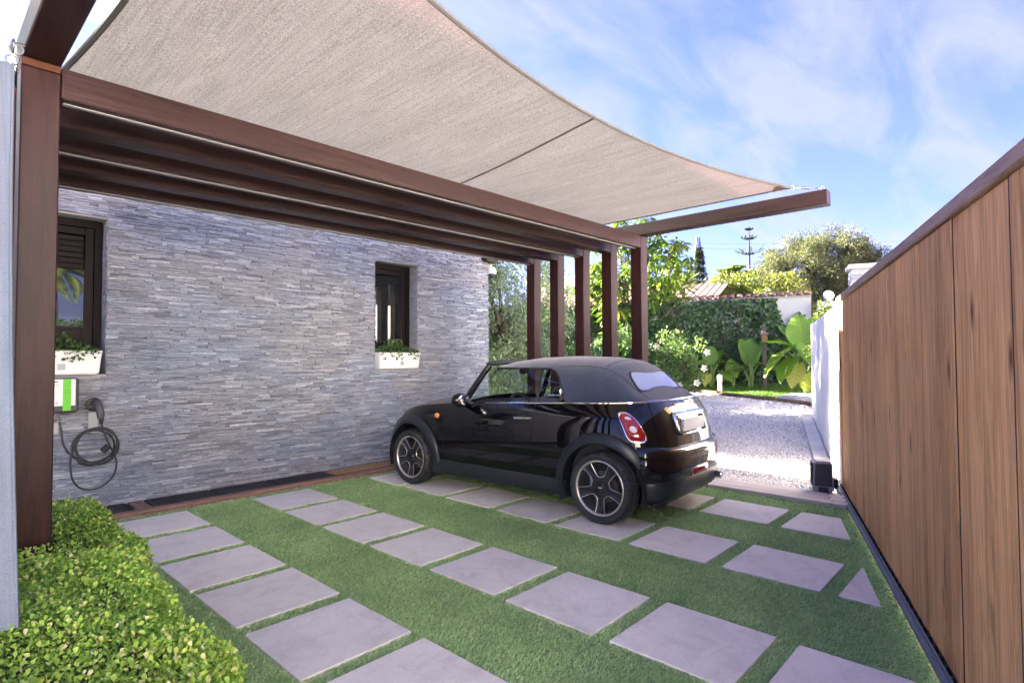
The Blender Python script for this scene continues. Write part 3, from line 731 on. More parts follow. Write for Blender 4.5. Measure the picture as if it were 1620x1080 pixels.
# ================================================================== PERGOLA
perg = thing('pergola', 'dark stained timber pergola with five posts a side and parallel beams', 'pergola', (0, 0, 0))
PX0, PX1, PW = .345, 6.12, .15
PYS = [3.511 + .4325 * k for k in range(5)]
zl, zr = 2.862, 2.915
for k, y in enumerate(PYS):
    yy = y if k == 0 else y
    MB().box(PX0, PX0 + PW, yy, yy + PW, -.1, zl - .036, .006).obj('post', 'post', perg)
    MB().box(PX1, PX1 + PW, yy, yy + PW, -.02, zr - .002, .006).obj('post', 'post', perg)
    V = []
    for x, zt in ((PX0 + PW + .004, zl), (PX1 - .001, zr)):
        for a, b in ((yy + .001, zt - .152), (yy + PW - .001, zt - .152), (yy + PW - .001, zt), (yy + .001, zt)): V.append((x, a, b))
    bm_ = bmesh.new(); vs = [bm_.verts.new(v) for v in V]
    for f in ((0, 1, 2, 3), (7, 6, 5, 4), (0, 4, 5, 1), (1, 5, 6, 2), (2, 6, 7, 3), (3, 7, 4, 0)): bm_.faces.new([vs[i] for i in f])
    bmesh.ops.bevel(bm_, geom=bm_.edges[:], offset=.005, segments=2, affect='EDGES'); bmesh.ops.recalc_face_normals(bm_, faces=bm_.faces)
    me = bpy.data.meshes.new('beam'); bm_.to_mesh(me); bm_.free(); set_rnd(me, [random.random()] * len(me.vertices))
    beam = link_mesh('beam', me, M['beam_x'], perg)
    if k in (0, 2, 4):
        W2 = []
        for x, zt in ((PX0 + PW + .02, zl - .152), (PX1 - .02, zr - .152)):
            for a, b in ((yy + .062, zt - .006), (yy + .088, zt - .006), (yy + .088, zt + .002), (yy + .062, zt + .002)): W2.append((x, a, b))
        MB().add(W2, [(0, 1, 2, 3), (7, 6, 5, 4), (0, 4, 5, 1), (1, 5, 6, 2), (2, 6, 7, 3), (3, 7, 4, 0)]).obj('light_strip', 'led', beam)
    MB().box(PX0 + .001, PX0 + PW - .001, yy + .001, yy + PW - .001, zl - .034, zl + .004, .003).obj('spacer', 'spacer', perg)
MB().box(PX0, PX0 + PW + .004, 1.45, 5.42, zl + .006, zl + .156, .006).obj('arm', 'beam_y', perg)
MB().box(PX1 - .001, PX1 + PW - .004, 1.455, 5.42, zr + .003, zr + .150, .006).obj('arm', 'beam_y', perg)

# ================================================================== SHADE SAIL
def edge(n, f): return np.array([f(t) for t in np.linspace(0, 1, n)])
NS = 61
xa, xb = .60, 5.876
front = edge(NS, lambda t: (xa + (xb - xa) * t, 1.718 + .476 * (1 - (2 * t - 1) ** 2), 3.075 + .0 * t))
rear = edge(NS, lambda t: (.44 + 5.46 * t, 5.62 - .30 * (1 - (2 * t - 1) ** 2), 3.10))
left = edge(NS, lambda t: (.60 - .16 * t + .17 * (1 - (2 * t - 1) ** 2) * (1 - .75 * t), 1.718 + 3.902 * t, 3.075 + .025 * t))
right = edge(NS, lambda t: (5.876 + .024 * t + .035 * (1 - (2 * t - 1) ** 2) - .0 * t, 1.718 + 3.902 * t, 3.075 + .025 * t))
S = np.zeros((NS, NS, 3)); u = np.linspace(0, 1, NS)
for j in range(NS):          # j along y, i along x
    for i in range(NS):
        a, b = u[i], u[j]
        S[j, i] = (1 - b) * front[i] + b * rear[i] + (1 - a) * left[j] + a * right[j] - ((1 - a) * (1 - b) * front[0] + a * (1 - b) * front[-1] + (1 - a) * b * rear[0] + a * b * rear[-1])
        S[j, i, 2] += -.035 * math.sin(math.pi * a) * math.sin(math.pi * b) + .006 * math.sin(9 * a + 2 * b) * math.sin(math.pi * b)
sail = thing('shade_sail', 'taupe shade sail stretched over the pergola with curved edges', 'shade sail', tuple(S[0, 0]))
o3 = S[0, 0]
mb = MB().grid(S - o3); mb.obj('cloth', 'sail', sail, True, None, fix=False)
for nm, line, rad in (('hem', S[0], .014), ('hem', S[:, 0], .016), ('hem', S[:, -1], .012), ('hem', S[-1], .014)):
    MB().tube(line - o3, rad, 6).obj(nm, 'hem', sail, True)
sm = np.array([(3.36 + .235 * (t), 0, 0) for t in np.linspace(0, 1, 30)]); jj = np.linspace(0, NS - 1, 30)
seam = []
for k in range(30):
    row = S[int(jj[k])]; x = 3.28 + .235 * (row[0][1] - 2.2) / 1.7; i = np.argmin(abs(row[:, 0] - x)); z = row[i, 2]
    yv = np.interp(x, row[:, 0], row[:, 1]); seam.append((x - .012, x + .012, yv, np.interp(x, row[:, 0], row[:, 2]) - .0035))
MB().grid([[(a - o3[0], y - o3[1], z - o3[2]), (b - o3[0], y - o3[1], z - o3[2])] for a, b, y, z in seam]).obj('seam', 'hem', sail, fix=False)
ct = S[0, -1] - o3
MB().add([ct + np.array(p) for p in ((.0, .0, -.006), (-.20, .040, -.007), (-.13, .11, -.007), (-.005, .17, -.006))], [(0, 1, 2, 3)]).obj('corner_patch', plain('brown webbing', (.22, .13, .08), .9, .2, 40), sail, fix=False)
def turnbuckle(p, q, lab):
    p, q = Vector(p), Vector(q); d = (q - p); L = d.length
    t = thing('turnbuckle', lab, 'turnbuckle', tuple(p), 0, 'turnbuckles that tension the shade sail')
    q0 = d; rm = d.normalized().cross(Vector((0, 0, 1))).normalized()
    ring = lambda c, r: [tuple(c + d.normalized() * r * math.cos(a) + Vector((0, 0, 1)) * r * math.sin(a)) for a in np.linspace(0, 2 * math.pi, 14, False)]
    MB().tube(ring(d * .06, .022), .0045, 6, True).obj('shackle', 'steel', t, True)
    MB().tube([d * .12, d * .9], .007, 8).obj('rod', 'steel', t, True)
    MB().tube([d * .30, d * .32, d * .58, d * .60], [.008, .013, .013, .008], 8).obj('barrel', 'steel', t, True)
    MB().tube(ring(d * .96, .024), .005, 6, True).obj('eye', 'steel', t, True)
turnbuckle(S[0, -1], (6.195, 1.50, zr + .175), 'steel turnbuckle between sail corner and the right arm end')
turnbuckle(S[0, 0], (.43, 1.50, zl + .18), 'steel turnbuckle at the sail corner above the left arm')

# white side curtain hung from the left post
cur = thing('side_curtain', 'pale grey woven shade curtain hanging left of the near post', 'curtain', (.29, 3.38, 2.77))
Gc = []
for b in np.linspace(0, 1, 40):
    row = []
    for a in np.linspace(0, 1, 40):
        e = np.array([.305, 3.385, 2.765]) * (1 - b) + np.array([.252, 2.36, .57]) * b
        e[0] += -.012 * math.sin(math.pi * b)
        x = e + np.array([-1.9 * a, -.10 * a, -.35 * a * (1 - b) - .0 * b + .05 * math.sin(3.14 * a)])
        x[1] += .012 * math.sin(14 * a + 1.5 * b) * min(1, a * 4)
        row.append(x - np.array([.29, 3.38, 2.77]))
    Gc.append(row)
MB().grid(Gc).obj('cloth', 'curtain', cur, True, None, fix=False)
MB().tube([r[0] for r in Gc], .006, 6).obj('hem', 'curtain', cur, True)
sh = thing('shackle', 'steel shackle that ties the curtain corner to the left arm', 'shackle', (.315, 3.41, 2.80))
ring = lambda c, r, ax: [tuple(Vector(c) + (Vector((math.cos(a), 0, math.sin(a))) if ax == 'y' else Vector((0, math.cos(a), math.sin(a)))) * r) for a in np.linspace(0, 2 * math.pi, 14, False)]
MB().tube(ring((-.015, -.02, -.02), .022, 'y'), .0045, 6, True).obj('bow', 'steel', sh, True)
MB().tube(ring((-.012, -.02, .045), .03, 'x'), .0045, 6, True).tube(ring((.0, -.02, .035), .024, 'y'), .0045, 6, True).obj('ring', 'steel', sh, True)
MB().tube([(-.02, -.02, .06), (.028, -.005, .068)], .006, 8).obj('eye_bolt', 'steel', sh, True)

# ================================================================== SLIDING GATE and white wall
gate = thing('sliding_gate', 'brown sliding gate of tall vertical timber planks', 'gate', (G0[0], G0[1], 0), GA)
joints = [2.13, 1.72, 1.283, .745, .2018, -.354, -.887, -1.2396, -1.544, -1.79, -2.391, -2.95, -3.5, -3.9]
GB = .045
for k in range(len(joints) - 1):
    b, a = joints[k], joints[k + 1]; g = .003; wide = .006 if k == 7 else 0
    y = random.uniform(-.003, .003)
    MB().box(a + g, b - g - wide, -.04 + y, y, GB, 1.988, .006).obj('plank', 'gate', gate)
    if k < len(joints) - 2:
        wj = .010 if k == 6 else (.0032 if k in (4, 5, 8, 9) else .0018)
        MB().box(a - wj, a + wj * .8, -.03, -.0015, GB, 1.987).obj('joint_strip', 'dark', gate)
MB().box(-3.9, 2.13, -.07, -.042, .05, 1.98).obj('back_panel', 'dark', gate)
MB().box(2.135, 2.19, -.055, -.012, GB, 1.988, .003).obj('frame_stile', 'gate', gate)
MB().box(2.194, 2.30, -.055, .004, GB, 1.988, .004).obj('frame_stile', 'gate', gate)
MB().box(-3.92, 2.32, -.085, .018, 1.99, 2.053, .006).obj('top_rail', 'gate_cap', gate)
MB().box(-3.92, 2.30, -.075, .0, .012, .043).obj('bottom_rail', 'dark', gate)
MB().box(-3.9, 2.42, .012, .046, -.005, .022, .002).box(-3.9, 2.42, .018, .026, .022, .045).obj('gear_rack', 'rail', gate)
mb = MB()
for k in range(60):
    t = 2.3 - k * .1; mb.box(t, t + .03, -.002, .012, .012, .05)
tag(mb.obj('rack_brackets', 'dark', gate), kind='stuff')
wall = thing('boundary_wall', 'white rendered boundary wall beyond the gate end', 'wall', (G0[0], G0[1], 0), GA)
MB().box(2.345, 6.50, -.22, -.002, -.4, 1.985, .006).obj('wall_body', 'white', wall)
MB().box(2.345, 2.62, -.5, -.223, -.3, 2.09, .006).obj('pier', 'white', wall)
gg = thing('gate_guide', 'small grey guide bracket on the white wall at the gate top', 'gate guide', (*gate_pt(2.44, -.08), 1.986), GA)
MB().box(-.05, .05, -.06, .06, 0, .10, .012).obj('bracket_body', 'steel', gg)
MB().lathe([(.0, .102), (.028, .102), (.028, .115), (.022, .135), (.0, .14)], 14).obj('cap', 'plug_grey', gg, True)
MB().box(-.085, -.052, -.03, .03, .02, .085, .006).obj('roller', 'rubber', gg)
# gate motor
mt = thing('gate_motor', 'dark grey gate opener box with pale side shell beside the gate', 'gate motor', (6.555, 1.655, -.005), GA)
MB().box(-.135, .135, -.13, .12, 0, .022, .006).obj('base_plate', 'steel', mt)
def hull(x0, x1, pts, name, mat):
    n = len(pts); V = [(x0, *p) for p in pts] + [(x1, *p) for p in pts]
    F = [tuple(range(n)), tuple(range(n, 2 * n))[::-1]] + [(i, n + i, n + (i + 1) % n, (i + 1) % n) for i in range(n)]
    b = bmesh.new(); vs = [b.verts.new(v) for v in V]
    for f in F: b.faces.new([vs[i] for i in f])
    bmesh.ops.bevel(b, geom=b.edges[:], offset=.010, segments=3, affect='EDGES'); bmesh.ops.recalc_face_normals(b, faces=b.faces)
    me = bpy.data.meshes.new(name); b.to_mesh(me); b.free(); set_rnd(me, [.5] * len(me.vertices))
    return link_mesh(name, me, M[mat], mt, True, 40)
prof = [(-.10, .023), (.11, .023), (.105, .30), (.06, .335), (-.05, .335), (-.085, .30)]
V = []
def frust(x0, x1, y0, y1, z0, z1, tx, ty, name, mat, bev=.012):
    b = bmesh.new()
    vs = [b.verts.new(p) for p in ((x0, y0, z0), (x1, y0, z0), (x1, y1, z0), (x0, y1, z0), (x0 + tx, y0 + ty, z1), (x1 - tx, y0 + ty, z1), (x1 - tx, y1 - ty, z1), (x0 + tx, y1 - ty, z1))]
    for f in ((0, 1, 2, 3), (4, 5, 6, 7), (0, 1, 5, 4), (1, 2, 6, 5), (2, 3, 7, 6), (3, 0, 4, 7)): b.faces.new([vs[i] for i in f])
    bmesh.ops.bevel(b, geom=b.edges[:], offset=bev, segments=3, affect='EDGES'); bmesh.ops.recalc_face_normals(b, faces=b.faces)
    me = bpy.data.meshes.new(name); b.to_mesh(me); b.free(); set_rnd(me, [.5] * len(me.vertices))
    return link_mesh(name, me, M[mat], mt, True, 40)
frust(-.105, .105, -.10, .10, .024, .335, .012, .016, 'housing', 'grey_box', .018)
frust(-.118, -.098, -.082, .082, .085, .318, .0, .012, 'front_cover', 'plug_grey', .008)
frust(-.088, .088, .088, .112, .085, .318, .008, .0, 'side_cover', 'plug_grey', .008)
MB().box(-.119, -.10, -.045, .045, .035, .075, .005).obj('release_door', 'black', mt)
MB().box(-.06, .06, -.14, -.103, .06, .16, .01).obj('gear_guard', 'black', mt)
MB().lathe([(0, .0), (.007, .0), (.007, .006), (0, .006)], 10, 'x', (-.124, 0, .13)).obj('lock', 'steel', mt)

# ================================================================== CAR  (local x lateral, y forward, z up; origin under the rear axle)
car = thing('convertible_car', 'small glossy black convertible with navy cloth roof parked on the pavers', 'car', (4.848, 2.784, 0), .0545)
def table(xs, ys, win, lo, hi, n=3000):
    g = np.linspace(lo, hi, n); y = np.interp(g, xs, ys)
    y = np.where(g < xs[0], ys[0] + (g - xs[0]) * (ys[1] - ys[0]) / (xs[1] - xs[0]), y); y = np.where(g > xs[-1], ys[-1] + (g - xs[-1]) * (ys[-1] - ys[-2]) / (xs[-1] - xs[-2]), y)
    k = max(3, int(win / (hi - lo) * n) | 1); ker = np.hanning(k + 2)[1:-1]; ker /= ker.sum()
    yp = np.pad(y, k, mode='reflect', reflect_type='odd'); y2 = np.convolve(yp, ker, 'same')[k:-k]
    return lambda x: np.interp(x, g, y2)
ZB = .18
ztop = table([-.9, -.3, 1.665, 1.9, 2.1, 2.45, 2.75, 2.95, 3.1, 3.2], [1.036, 1.012, .928, .915, .90, .865, .79, .69, .60, .55], .22, -1.0, 3.4)
wv = table([0, .12, .34, .52, .70, .84, .93, 1.], [.755, .782, .798, .804, .800, .786, .762, .728], .22, -.3, 1.3)
rv = table([0, .2, .4, .55, .65, .78, .9, 1.], [-.46, -.495, -.515, -.515, -.505, -.478, -.437, -.385], .2, -.3, 1.3)
fv = table([0, .3, .6, .85, 1.], [3.06, 3.15, 3.17, 3.12, 2.98], .2, -.3, 1.3)
S0, S1, NR, NF = .35, 1.95, 4.3, 4.0
def bodylat(s, z):
    s, z = np.broadcast_arrays(np.asarray(s, float), np.asarray(z, float))
    v = np.clip((z - ZB) / (ztop(s) - ZB), -.05, 1.0); w = wv(v)
    ur = np.clip((S0 - s) / (S0 - rv(v)), 0, 1); uf = np.clip((s - S1) / (fv(v) - S1), 0, 1)
    return w * (1 - ur ** NR) ** (1 / NR) * (1 - uf ** NF) ** (1 / NF)
dR, dF = .5 ** (1 / NR), .5 ** (1 / NF)
DOOR0, DOOR1, GAP = .742, 1.950, .0045
cols = []
for q in np.linspace(0, dR, 34)[:-1]: cols.append(('rq', q))
cols.append(('rq', .748)); cols.append(('rq', .7535)); cols.sort(key=lambda c: c[1]); iboot = [c[1] for c in cols].index(.748)
for uu in np.linspace(dR, 0, 56)[:-1]: cols.append(('ru', uu))
mid = [S0] + list(np.arange(S0 + .02, DOOR0 - .02, .02)) + [DOOR0 - GAP / 2, DOOR0 + GAP / 2] + list(np.arange(DOOR0 + .02, DOOR1 - .015, .02)) + [DOOR1 - GAP, DOOR1 - .0001]
for s_ in mid: cols.append(('m', s_))
for uu in np.linspace(0, dF, 78): cols.append(('fu', uu))
for q in np.linspace(dF, 0, 26)[1:]: cols.append(('fq', q))
vs_ = sorted(set(list(np.linspace(0, 1, 62)) + [.196, .203]))
vs_ = np.array(vs_)
BG = np.zeros((len(vs_), len(cols), 3))
for j, v in enumerate(vs_):
    w, r_, f_ = wv(v), rv(v), fv(v)
    for i, (k, p) in enumerate(cols):
        if k == 'rq': la, s_ = w * p, S0 - (S0 - r_) * (1 - p ** NR) ** (1 / NR)
        elif k == 'ru': la, s_ = w * (1 - p ** NR) ** (1 / NR), S0 - (S0 - r_) * p
        elif k == 'm': la, s_ = w, p
        elif k == 'fu': la, s_ = w * (1 - p ** NF) ** (1 / NF), S1 + (f_ - S1) * p
        else: la, s_ = w * p, S1 + (f_ - S1) * (1 - p ** NF) ** (1 / NF)
        BG[j, i] = (la, s_, ZB + v * (ztop(s_) - ZB))
# rolled shoulder above the belt
topr = BG[-1]; tg = np.gradient(topr[:, :2], axis=0); nm = unit(np.stack([-tg[:, 1], tg[:, 0]], 1))
cen = np.array([0, 1.3]); sgn = np.sign(((cen - topr[:, :2]) * nm).sum(1)); nm *= sgn[:, None]; nm[0] = (0, 1); nm[-1] = (0, -1)
sh_rows = []
for ins, dz in ((.006, .0075), (.016, .0125), (.030, .0145), (.062, .0135), (.10, .008)):
    q = topr.copy(); q[:, :2] += nm * ins; q[:, 2] += dz; q[:, 0] = np.maximum(q[:, 0], 0); sh_rows.append(q)
SG = np.stack([topr] + sh_rows)
WHEELS = (0., 2.467); WZ, RA = .305, .388
for sc_ in WHEELS:      # snap verts onto the wheel arch
    d = np.hypot(BG[..., 1] - sc_, BG[..., 2] - WZ); near = (abs(d - RA) < .0085) & (BG[..., 0] > .3)
    f = np.where(near, RA / np.maximum(d, 1e-6), 1.)
    BG[..., 1] = np.where(near, sc_ + (BG[..., 1] - sc_) * f, BG[..., 1]); BG[..., 2] = np.where(near, WZ + (BG[..., 2] - WZ) * f, BG[..., 2])
parts = {}
def addq(key, quad):
    parts.setdefault(key, []).append(quad)
vdoor = .203
for j in range(len(vs_) - 1):
    for i in range(len(cols) - 1):
        q = [BG[j, i], BG[j, i + 1], BG[j + 1, i + 1], BG[j + 1, i]]; c = sum(q) / 4
        if any(math.hypot(c[1] - s_, c[2] - WZ) < RA - .004 for s_ in WHEELS) and c[0] > .3: continue
        k0 = cols[i]
        vm = (vs_[j] + vs_[j + 1]) / 2
        indoor = k0[0] == 'm' and DOOR0 - GAP <= c[1] <= DOOR1 + GAP and vm > .2
        if k0[0] == 'm' and (abs(c[1] - DOOR0) < GAP * .4 or abs(c[1] - (DOOR1 - GAP / 2)) < GAP * .5) and vm > .196: continue
        if k0[0] == 'm' and DOOR0 <= c[1] <= DOOR1 and .196 < vm < .203: continue
        if k0[0] == 'rq' and i == iboot and vm > .58: continue
        key = 'door' if indoor and vm > .203 else ('boot' if k0[0] == 'rq' and i < iboot and vm > .58 else 'body')
        addq(key, (j, i))
def body_part(key, name, parent, both=True, sides=(-1, 1), extra=None, mat='paint'):
    for grp in ([sides] if both else [(s,) for s in sides]):
        V, F, ix = [], [], {}
        for sg in grp:
            for (j, i) in parts[key]:
                f = []
                for (a, b) in ((j, i), (j, i + 1), (j + 1, i + 1), (j + 1, i)):
                    kk = (sg if BG[a, b, 0] > 1e-6 else 0, a, b)
                    if kk not in ix:
                        ix[kk] = len(V); p = BG[a, b]; V.append((p[0] * sg, p[1], p[2]))
                    f.append(ix[kk])
                F.append(f if sg > 0 else f[::-1])
        mb = MB(); mb.add(V, F, .5)
        o = mb.obj(name, mat, parent, True, None)
        yield o
body = list(body_part('body', 'body', car))[0]
doors = list(body_part('door', 'door', car, both=False))
boot = list(body_part('boot', 'boot_lid', car))[0]
mb = MB()
for sg in (-1, 1): mb.grid(SG * np.array([sg, 1, 1]))
mb.obj('shoulder', 'paint', car, True, None)
# dark liner behind the panel gaps, floor, wheel wells
L_ = BG[::6].copy(); L_[..., 0] *= .955; L_[..., 1] = 1.3 + (L_[..., 1] - 1.3) * .985
mb = MB()
jj_ = [j for j in range(L_.shape[0])]
for sg in (-1, 1):
    for j in range(len(L_) - 1):
        for i in range(0, len(cols) - 1):
            q = [L_[j, i], L_[j, i + 1], L_[j + 1, i + 1], L_[j + 1, i]]; c = sum(q) / 4
            if (any(math.hypot(c[1] - s_, c[2] - WZ) < RA + .03 for s_ in WHEELS) and c[0] > .3): continue
            if cols[i][0] in ('m', 'rq'): mb.add([p * np.array([sg, 1, 1]) for p in q], [(0, 1, 2, 3)])
mb.obj('inner_panel', 'dark', car, True, None, fix=False)
mb = MB().box(-.66, .66, -.42, 2.95, .165, .19)
for s_ in WHEELS:
    for sg in (-1, 1):
        mb.lathe([(RA, sg * .80), (RA, sg * .42), (.05, sg * .42)], 30, 'x', (0, s_, WZ), a0=-.35, a1=math.pi + .35)
mb.obj('underbody', 'dark', car, True)
# hood and cowl
hs = np.linspace(1.72, 3.02, 40); HG = []
for s_ in hs:
    lt = float(bodylat(s_, ztop(s_))) - .028; zt = float(ztop(s_)) + .013; crown = .062 * (1 - np.clip((s_ - 2.5) / .9, 0, 1) ** 2 * .5)
    HG.append([(lt * t, s_ + .10 * (1 - t * t) * np.clip((s_ - 1.9) / 1.1, 0, 1), zt + crown * (1 - abs(t) ** 2.6)) for t in np.linspace(-1, 1, 41)])
MB().grid(HG).obj('hood', 'paint', car, True, None)
for sg in (-1, 1):
    MB().ball((sg * .50, 2.90, .645), .10, .12, .105, 20, 14).obj('headlight', 'clear_lens', car, True)
MB().tube([(-.42, 3.135, .44), (.42, 3.135, .44)], .03, 8).tube([(-.40, 3.12, .58), (.40, 3.12, .58)], .02, 8).obj('grille', 'chrome', car, True)
# wheel arch flares and sills
def flare(sc_, th0, th1):
    prof = [(.372, -.075), (.370, .022), (.376, .034), (.392, .036), (.425, .030), (.452, .022), (.462, .013), (.465, -.012)]
    for sg in (-1, 1):
        Gf = []
        for th in np.linspace(th0, th1, 72):
            row = []
            for rho, off in prof:
                s_, z = sc_ + rho * math.cos(th), WZ + rho * math.sin(th)
                la = float(bodylat(s_, max(z, .2))); bulge = .012 * max(0, math.sin(th))
                row.append((sg * (la + off + bulge), s_, z))
            Gf.append(row)
        MB().grid(Gf).obj('wheel_arch', 'flare', car, True, 50)
flare(0., R(-22), R(201)); flare(2.467, R(-21), R(200))
for sg in (-1, 1):
    Gs = []
    for s_ in np.linspace(.36, 2.10, 50):
        la = float(bodylat(s_, .31))
        Gs.append([(sg * (la + o_), s_, z) for z, o_ in ((.322, -.004), (.320, .005), (.300, .012), (.262, .018), (.225, .022), (.205, .020), (.175, .004), (.160, -.05))])
    MB().grid(Gs).obj('side_sill', 'flare', car, True, 40)
# bumper swept round the tail
def sweep_tail(prof, s_max, name, mat, z_of=lambda z, a: z, smooth=40, parent=None, latmax=9):
    z0 = prof[len(prof) // 2][0]
    v = np.clip((.5 - ZB) / (1.01 - ZB), 0, 1); w, r_ = wv(v), rv(v)
    pts = []
    for q in np.linspace(0, dR, 30)[:-1]: pts.append((w * q, S0 - (S0 - r_) * (1 - q ** NR) ** (1 / NR)))
    for uu in np.linspace(dR, 0, 60): pts.append((w * (1 - uu ** NR) ** (1 / NR), S0 - (S0 - r_) * uu))
    pts = np.array([p for p in pts if p[1] <= s_max and p[0] <= latmax])
    pts = np.concatenate([pts[::-1] * np.array([-1, 1]), pts[1:]])
    t = unit(np.gradient(pts, axis=0)); n = np.stack([t[:, 1], -t[:, 0]], 1)
    k = np.sign((n * (pts - np.array([0, .6]))).sum(1)); n *= k[:, None]
    kk_ = lambda p: float(np.clip((s_max - p[1] + .002) / .07, 0, 1)) ** .5
    Gb = [[(p[0] + nn[0] * (o_ * kk_(p) if o_ > 0 else o_), p[1] + nn[1] * (o_ * kk_(p) if o_ > 0 else o_), z_of(z, p)) for z, o_ in prof] for p, nn in zip(pts, n)]
    return MB().grid(Gb).obj(name, mat, parent or car, True, smooth)
lip = lambda z, p: z - (.026 * max(0, 1 - (abs(p[0]) / .60) ** 6) if z > .63 else 0)
sweep_tail([(.672, -.06), (.672, -.004), (.668, .012), (.655, .026), (.635, .038), (.60, .045), (.566, .048), (.562, .0465), (.558, .049), (.52, .051), (.46, .050), (.41, .046), (.375, .036)], -.30, 'rear_bumper', 'paint', lip, 60)
sweep_tail([(.384, .030), (.380, .044), (.36, .048), (.30, .040), (.235, .020), (.205, -.02), (.20, -.12)], -.36, 'lower_valance', 'flare', smooth=60)
# rear details
def rear_pt(lat, z, off=0.):
    v = np.clip((z - ZB) / (1.01 - ZB), 0, 1); w, r_ = wv(v), rv(v)
    s_ = S0 - (S0 - r_) * (1 - min(abs(lat) / w, .999) ** NR) ** (1 / NR)
    return np.array([lat, s_ - off, z])
def patch(mbx, pts2, off, n=10):
    """raised patch over the tail surface, given as a closed outline of (lat, z)"""
    c = np.mean(pts2, 0); G_ = []
    for k, o_ in ((1., 0.), (1., off), (.93, off * 1.25), (.6, off * 1.4), (.25, off * 1.45), (.001, off * 1.45)):
        G_.append([rear_pt(*(c + (np.array(p) - c) * k), o_) for p in pts2])
    mbx.grid(G_, True); return mbx
def rrect(w, h, r, n=6, c=(0, 0)):
    P = []
    for cx, cy_, a0 in ((w - r, h - r, 0), (-w + r, h - r, 90), (-w + r, -h + r, 180), (w - r, -h + r, 270)):
        for a in np.linspace(R(a0), R(a0 + 90), n): P.append((c[0] + cx + r * math.cos(a), c[1] + cy_ + r * math.sin(a)))
    return P
pz, ps = .818, 0.
mb = MB(); outer = rrect(.315, .098, .05, 6, (0, .835)); inner = rrect(.272, .072, .02, 6, (0, .818))
mb.grid([[rear_pt(*p, 0) for p in outer], [rear_pt(*p, .022) for p in outer], [rear_pt(*(np.array(p) * .97 + np.array((0, .835)) * .03), .031) for p in outer], [rear_pt(*p, .030) for p in inner], [rear_pt(*p, .004) for p in inner]], True)
hand = mb.obj('plate_surround', 'chrome', car, True, 50)
Gp = [[rear_pt(l, z, .016 + .020 * math.sin(math.pi * k / 8)) for l in np.linspace(-.30, .30, 24)] for k, z in enumerate(np.linspace(.885, .935, 9))]
MB().grid(Gp).obj('boot_handle', 'chrome', hand, True, None)
yb = rear_pt(0, .818)[1] - .022
pl = MB().box(-.26, .26, yb - .004, yb, .763, .873, .002).obj('number_plate', 'plate', car)
MB().box(-.258, -.219, yb - .0055, yb - .0035, .765, .871).obj('country_band', 'blue', pl)
MB().box(-.2465, -.2425, yb - .0064, yb - .0054, .772, .798).box(-.2424, -.2305, yb - .0064, yb - .0054, .794, .798).box(-.2424, -.2325, yb - .0064, yb - .0054, .783, .787).box(-.2424, -.2305, yb - .0064, yb - .0054, .772, .776).obj('country_letter', 'white_plastic', pl)
mb = MB()
for k in range(12):
    a = k * math.pi / 6; mb.box(-.2385 + .012 * math.cos(a) - .0016, -.2385 + .012 * math.cos(a) + .0016, yb - .0062, yb - .0054, .838 + .012 * math.sin(a) - .0016, .838 + .012 * math.sin(a) + .0016)
mb.obj('star_ring', plain('plate yellow', (.75, .60, .05), .4), pl)
be = rear_pt(0, .963, .004); em = MB()
em.lathe([(0, -.006), (.022, -.006), (.026, -.002), (.026, .004)], 18, 'y', tuple(be))
for sg in (-1, 1):
    for k in range(3): em.box(*(sorted((sg * .026, sg * (.075 - .014 * k)))), be[1] - .004, be[1] + .004, be[2] + .010 - .009 * k, be[2] + .016 - .009 * k)
em.obj('wing_badge', 'chrome', car, True, 40)
mb = MB(); patch(mb, rrect(.20, .011, .009, 4, (0, .993)), .010); mb.obj('brake_light', 'red', car, True, 50)
mb = MB(); g_ = rrect(.185, .034, .022, 5, (0, .415)); yq = rear_pt(0, .45)[1] - .052
G_ = [[(x, yq + 0.03 * (x / .185) ** 2 * .3 - o_, z) for x, z in [((p[0]) * k, .415 + (p[1] - .415) * k) for p in g_]] for k, o_ in ((1, -.02), (1, .012), (.93, .016), (.88, .010))]
fo = MB().grid(G_, True).obj('fog_light', 'chrome', car, True, 50)
G_ = [[(x, yq - o_, z) for x, z in [((p[0]) * k, .415 + (p[1] - .415) * k) for p in g_]] for k, o_ in ((.90, .010), (.8, .015), (.4, .018), (.001, .018))]
MB().grid(G_, True).obj('fog_lens', 'red', fo, True, None)
for x in (.415,):
    MB().lathe([(.036, -.50), (.036, -.585), (.039, -.60), (.034, -.602), (.030, -.59), (.028, -.45), (.0, -.45)], 20, 'y', (x, 0, .30)).obj('exhaust_pipe', 'chrome', car, True, 50)
# boot top deck between roof and lid is the shoulder strip; belt chrome
cl = (SG[3] * .5 + SG[2] * .5); k0 = [i for i in range(len(cols)) if cols[i][0] != 'fq' and not (cols[i][0] == 'fu') and cl[i][1] < 1.70]
line = [cl[i] + np.array([0, 0, .003]) for i in k0]
full = [p * np.array([-1, 1, 1]) for p in line[::-1]] + line[1:]
MB().tube(full, .0075, 6).obj('belt_trim', 'chrome', car, True)

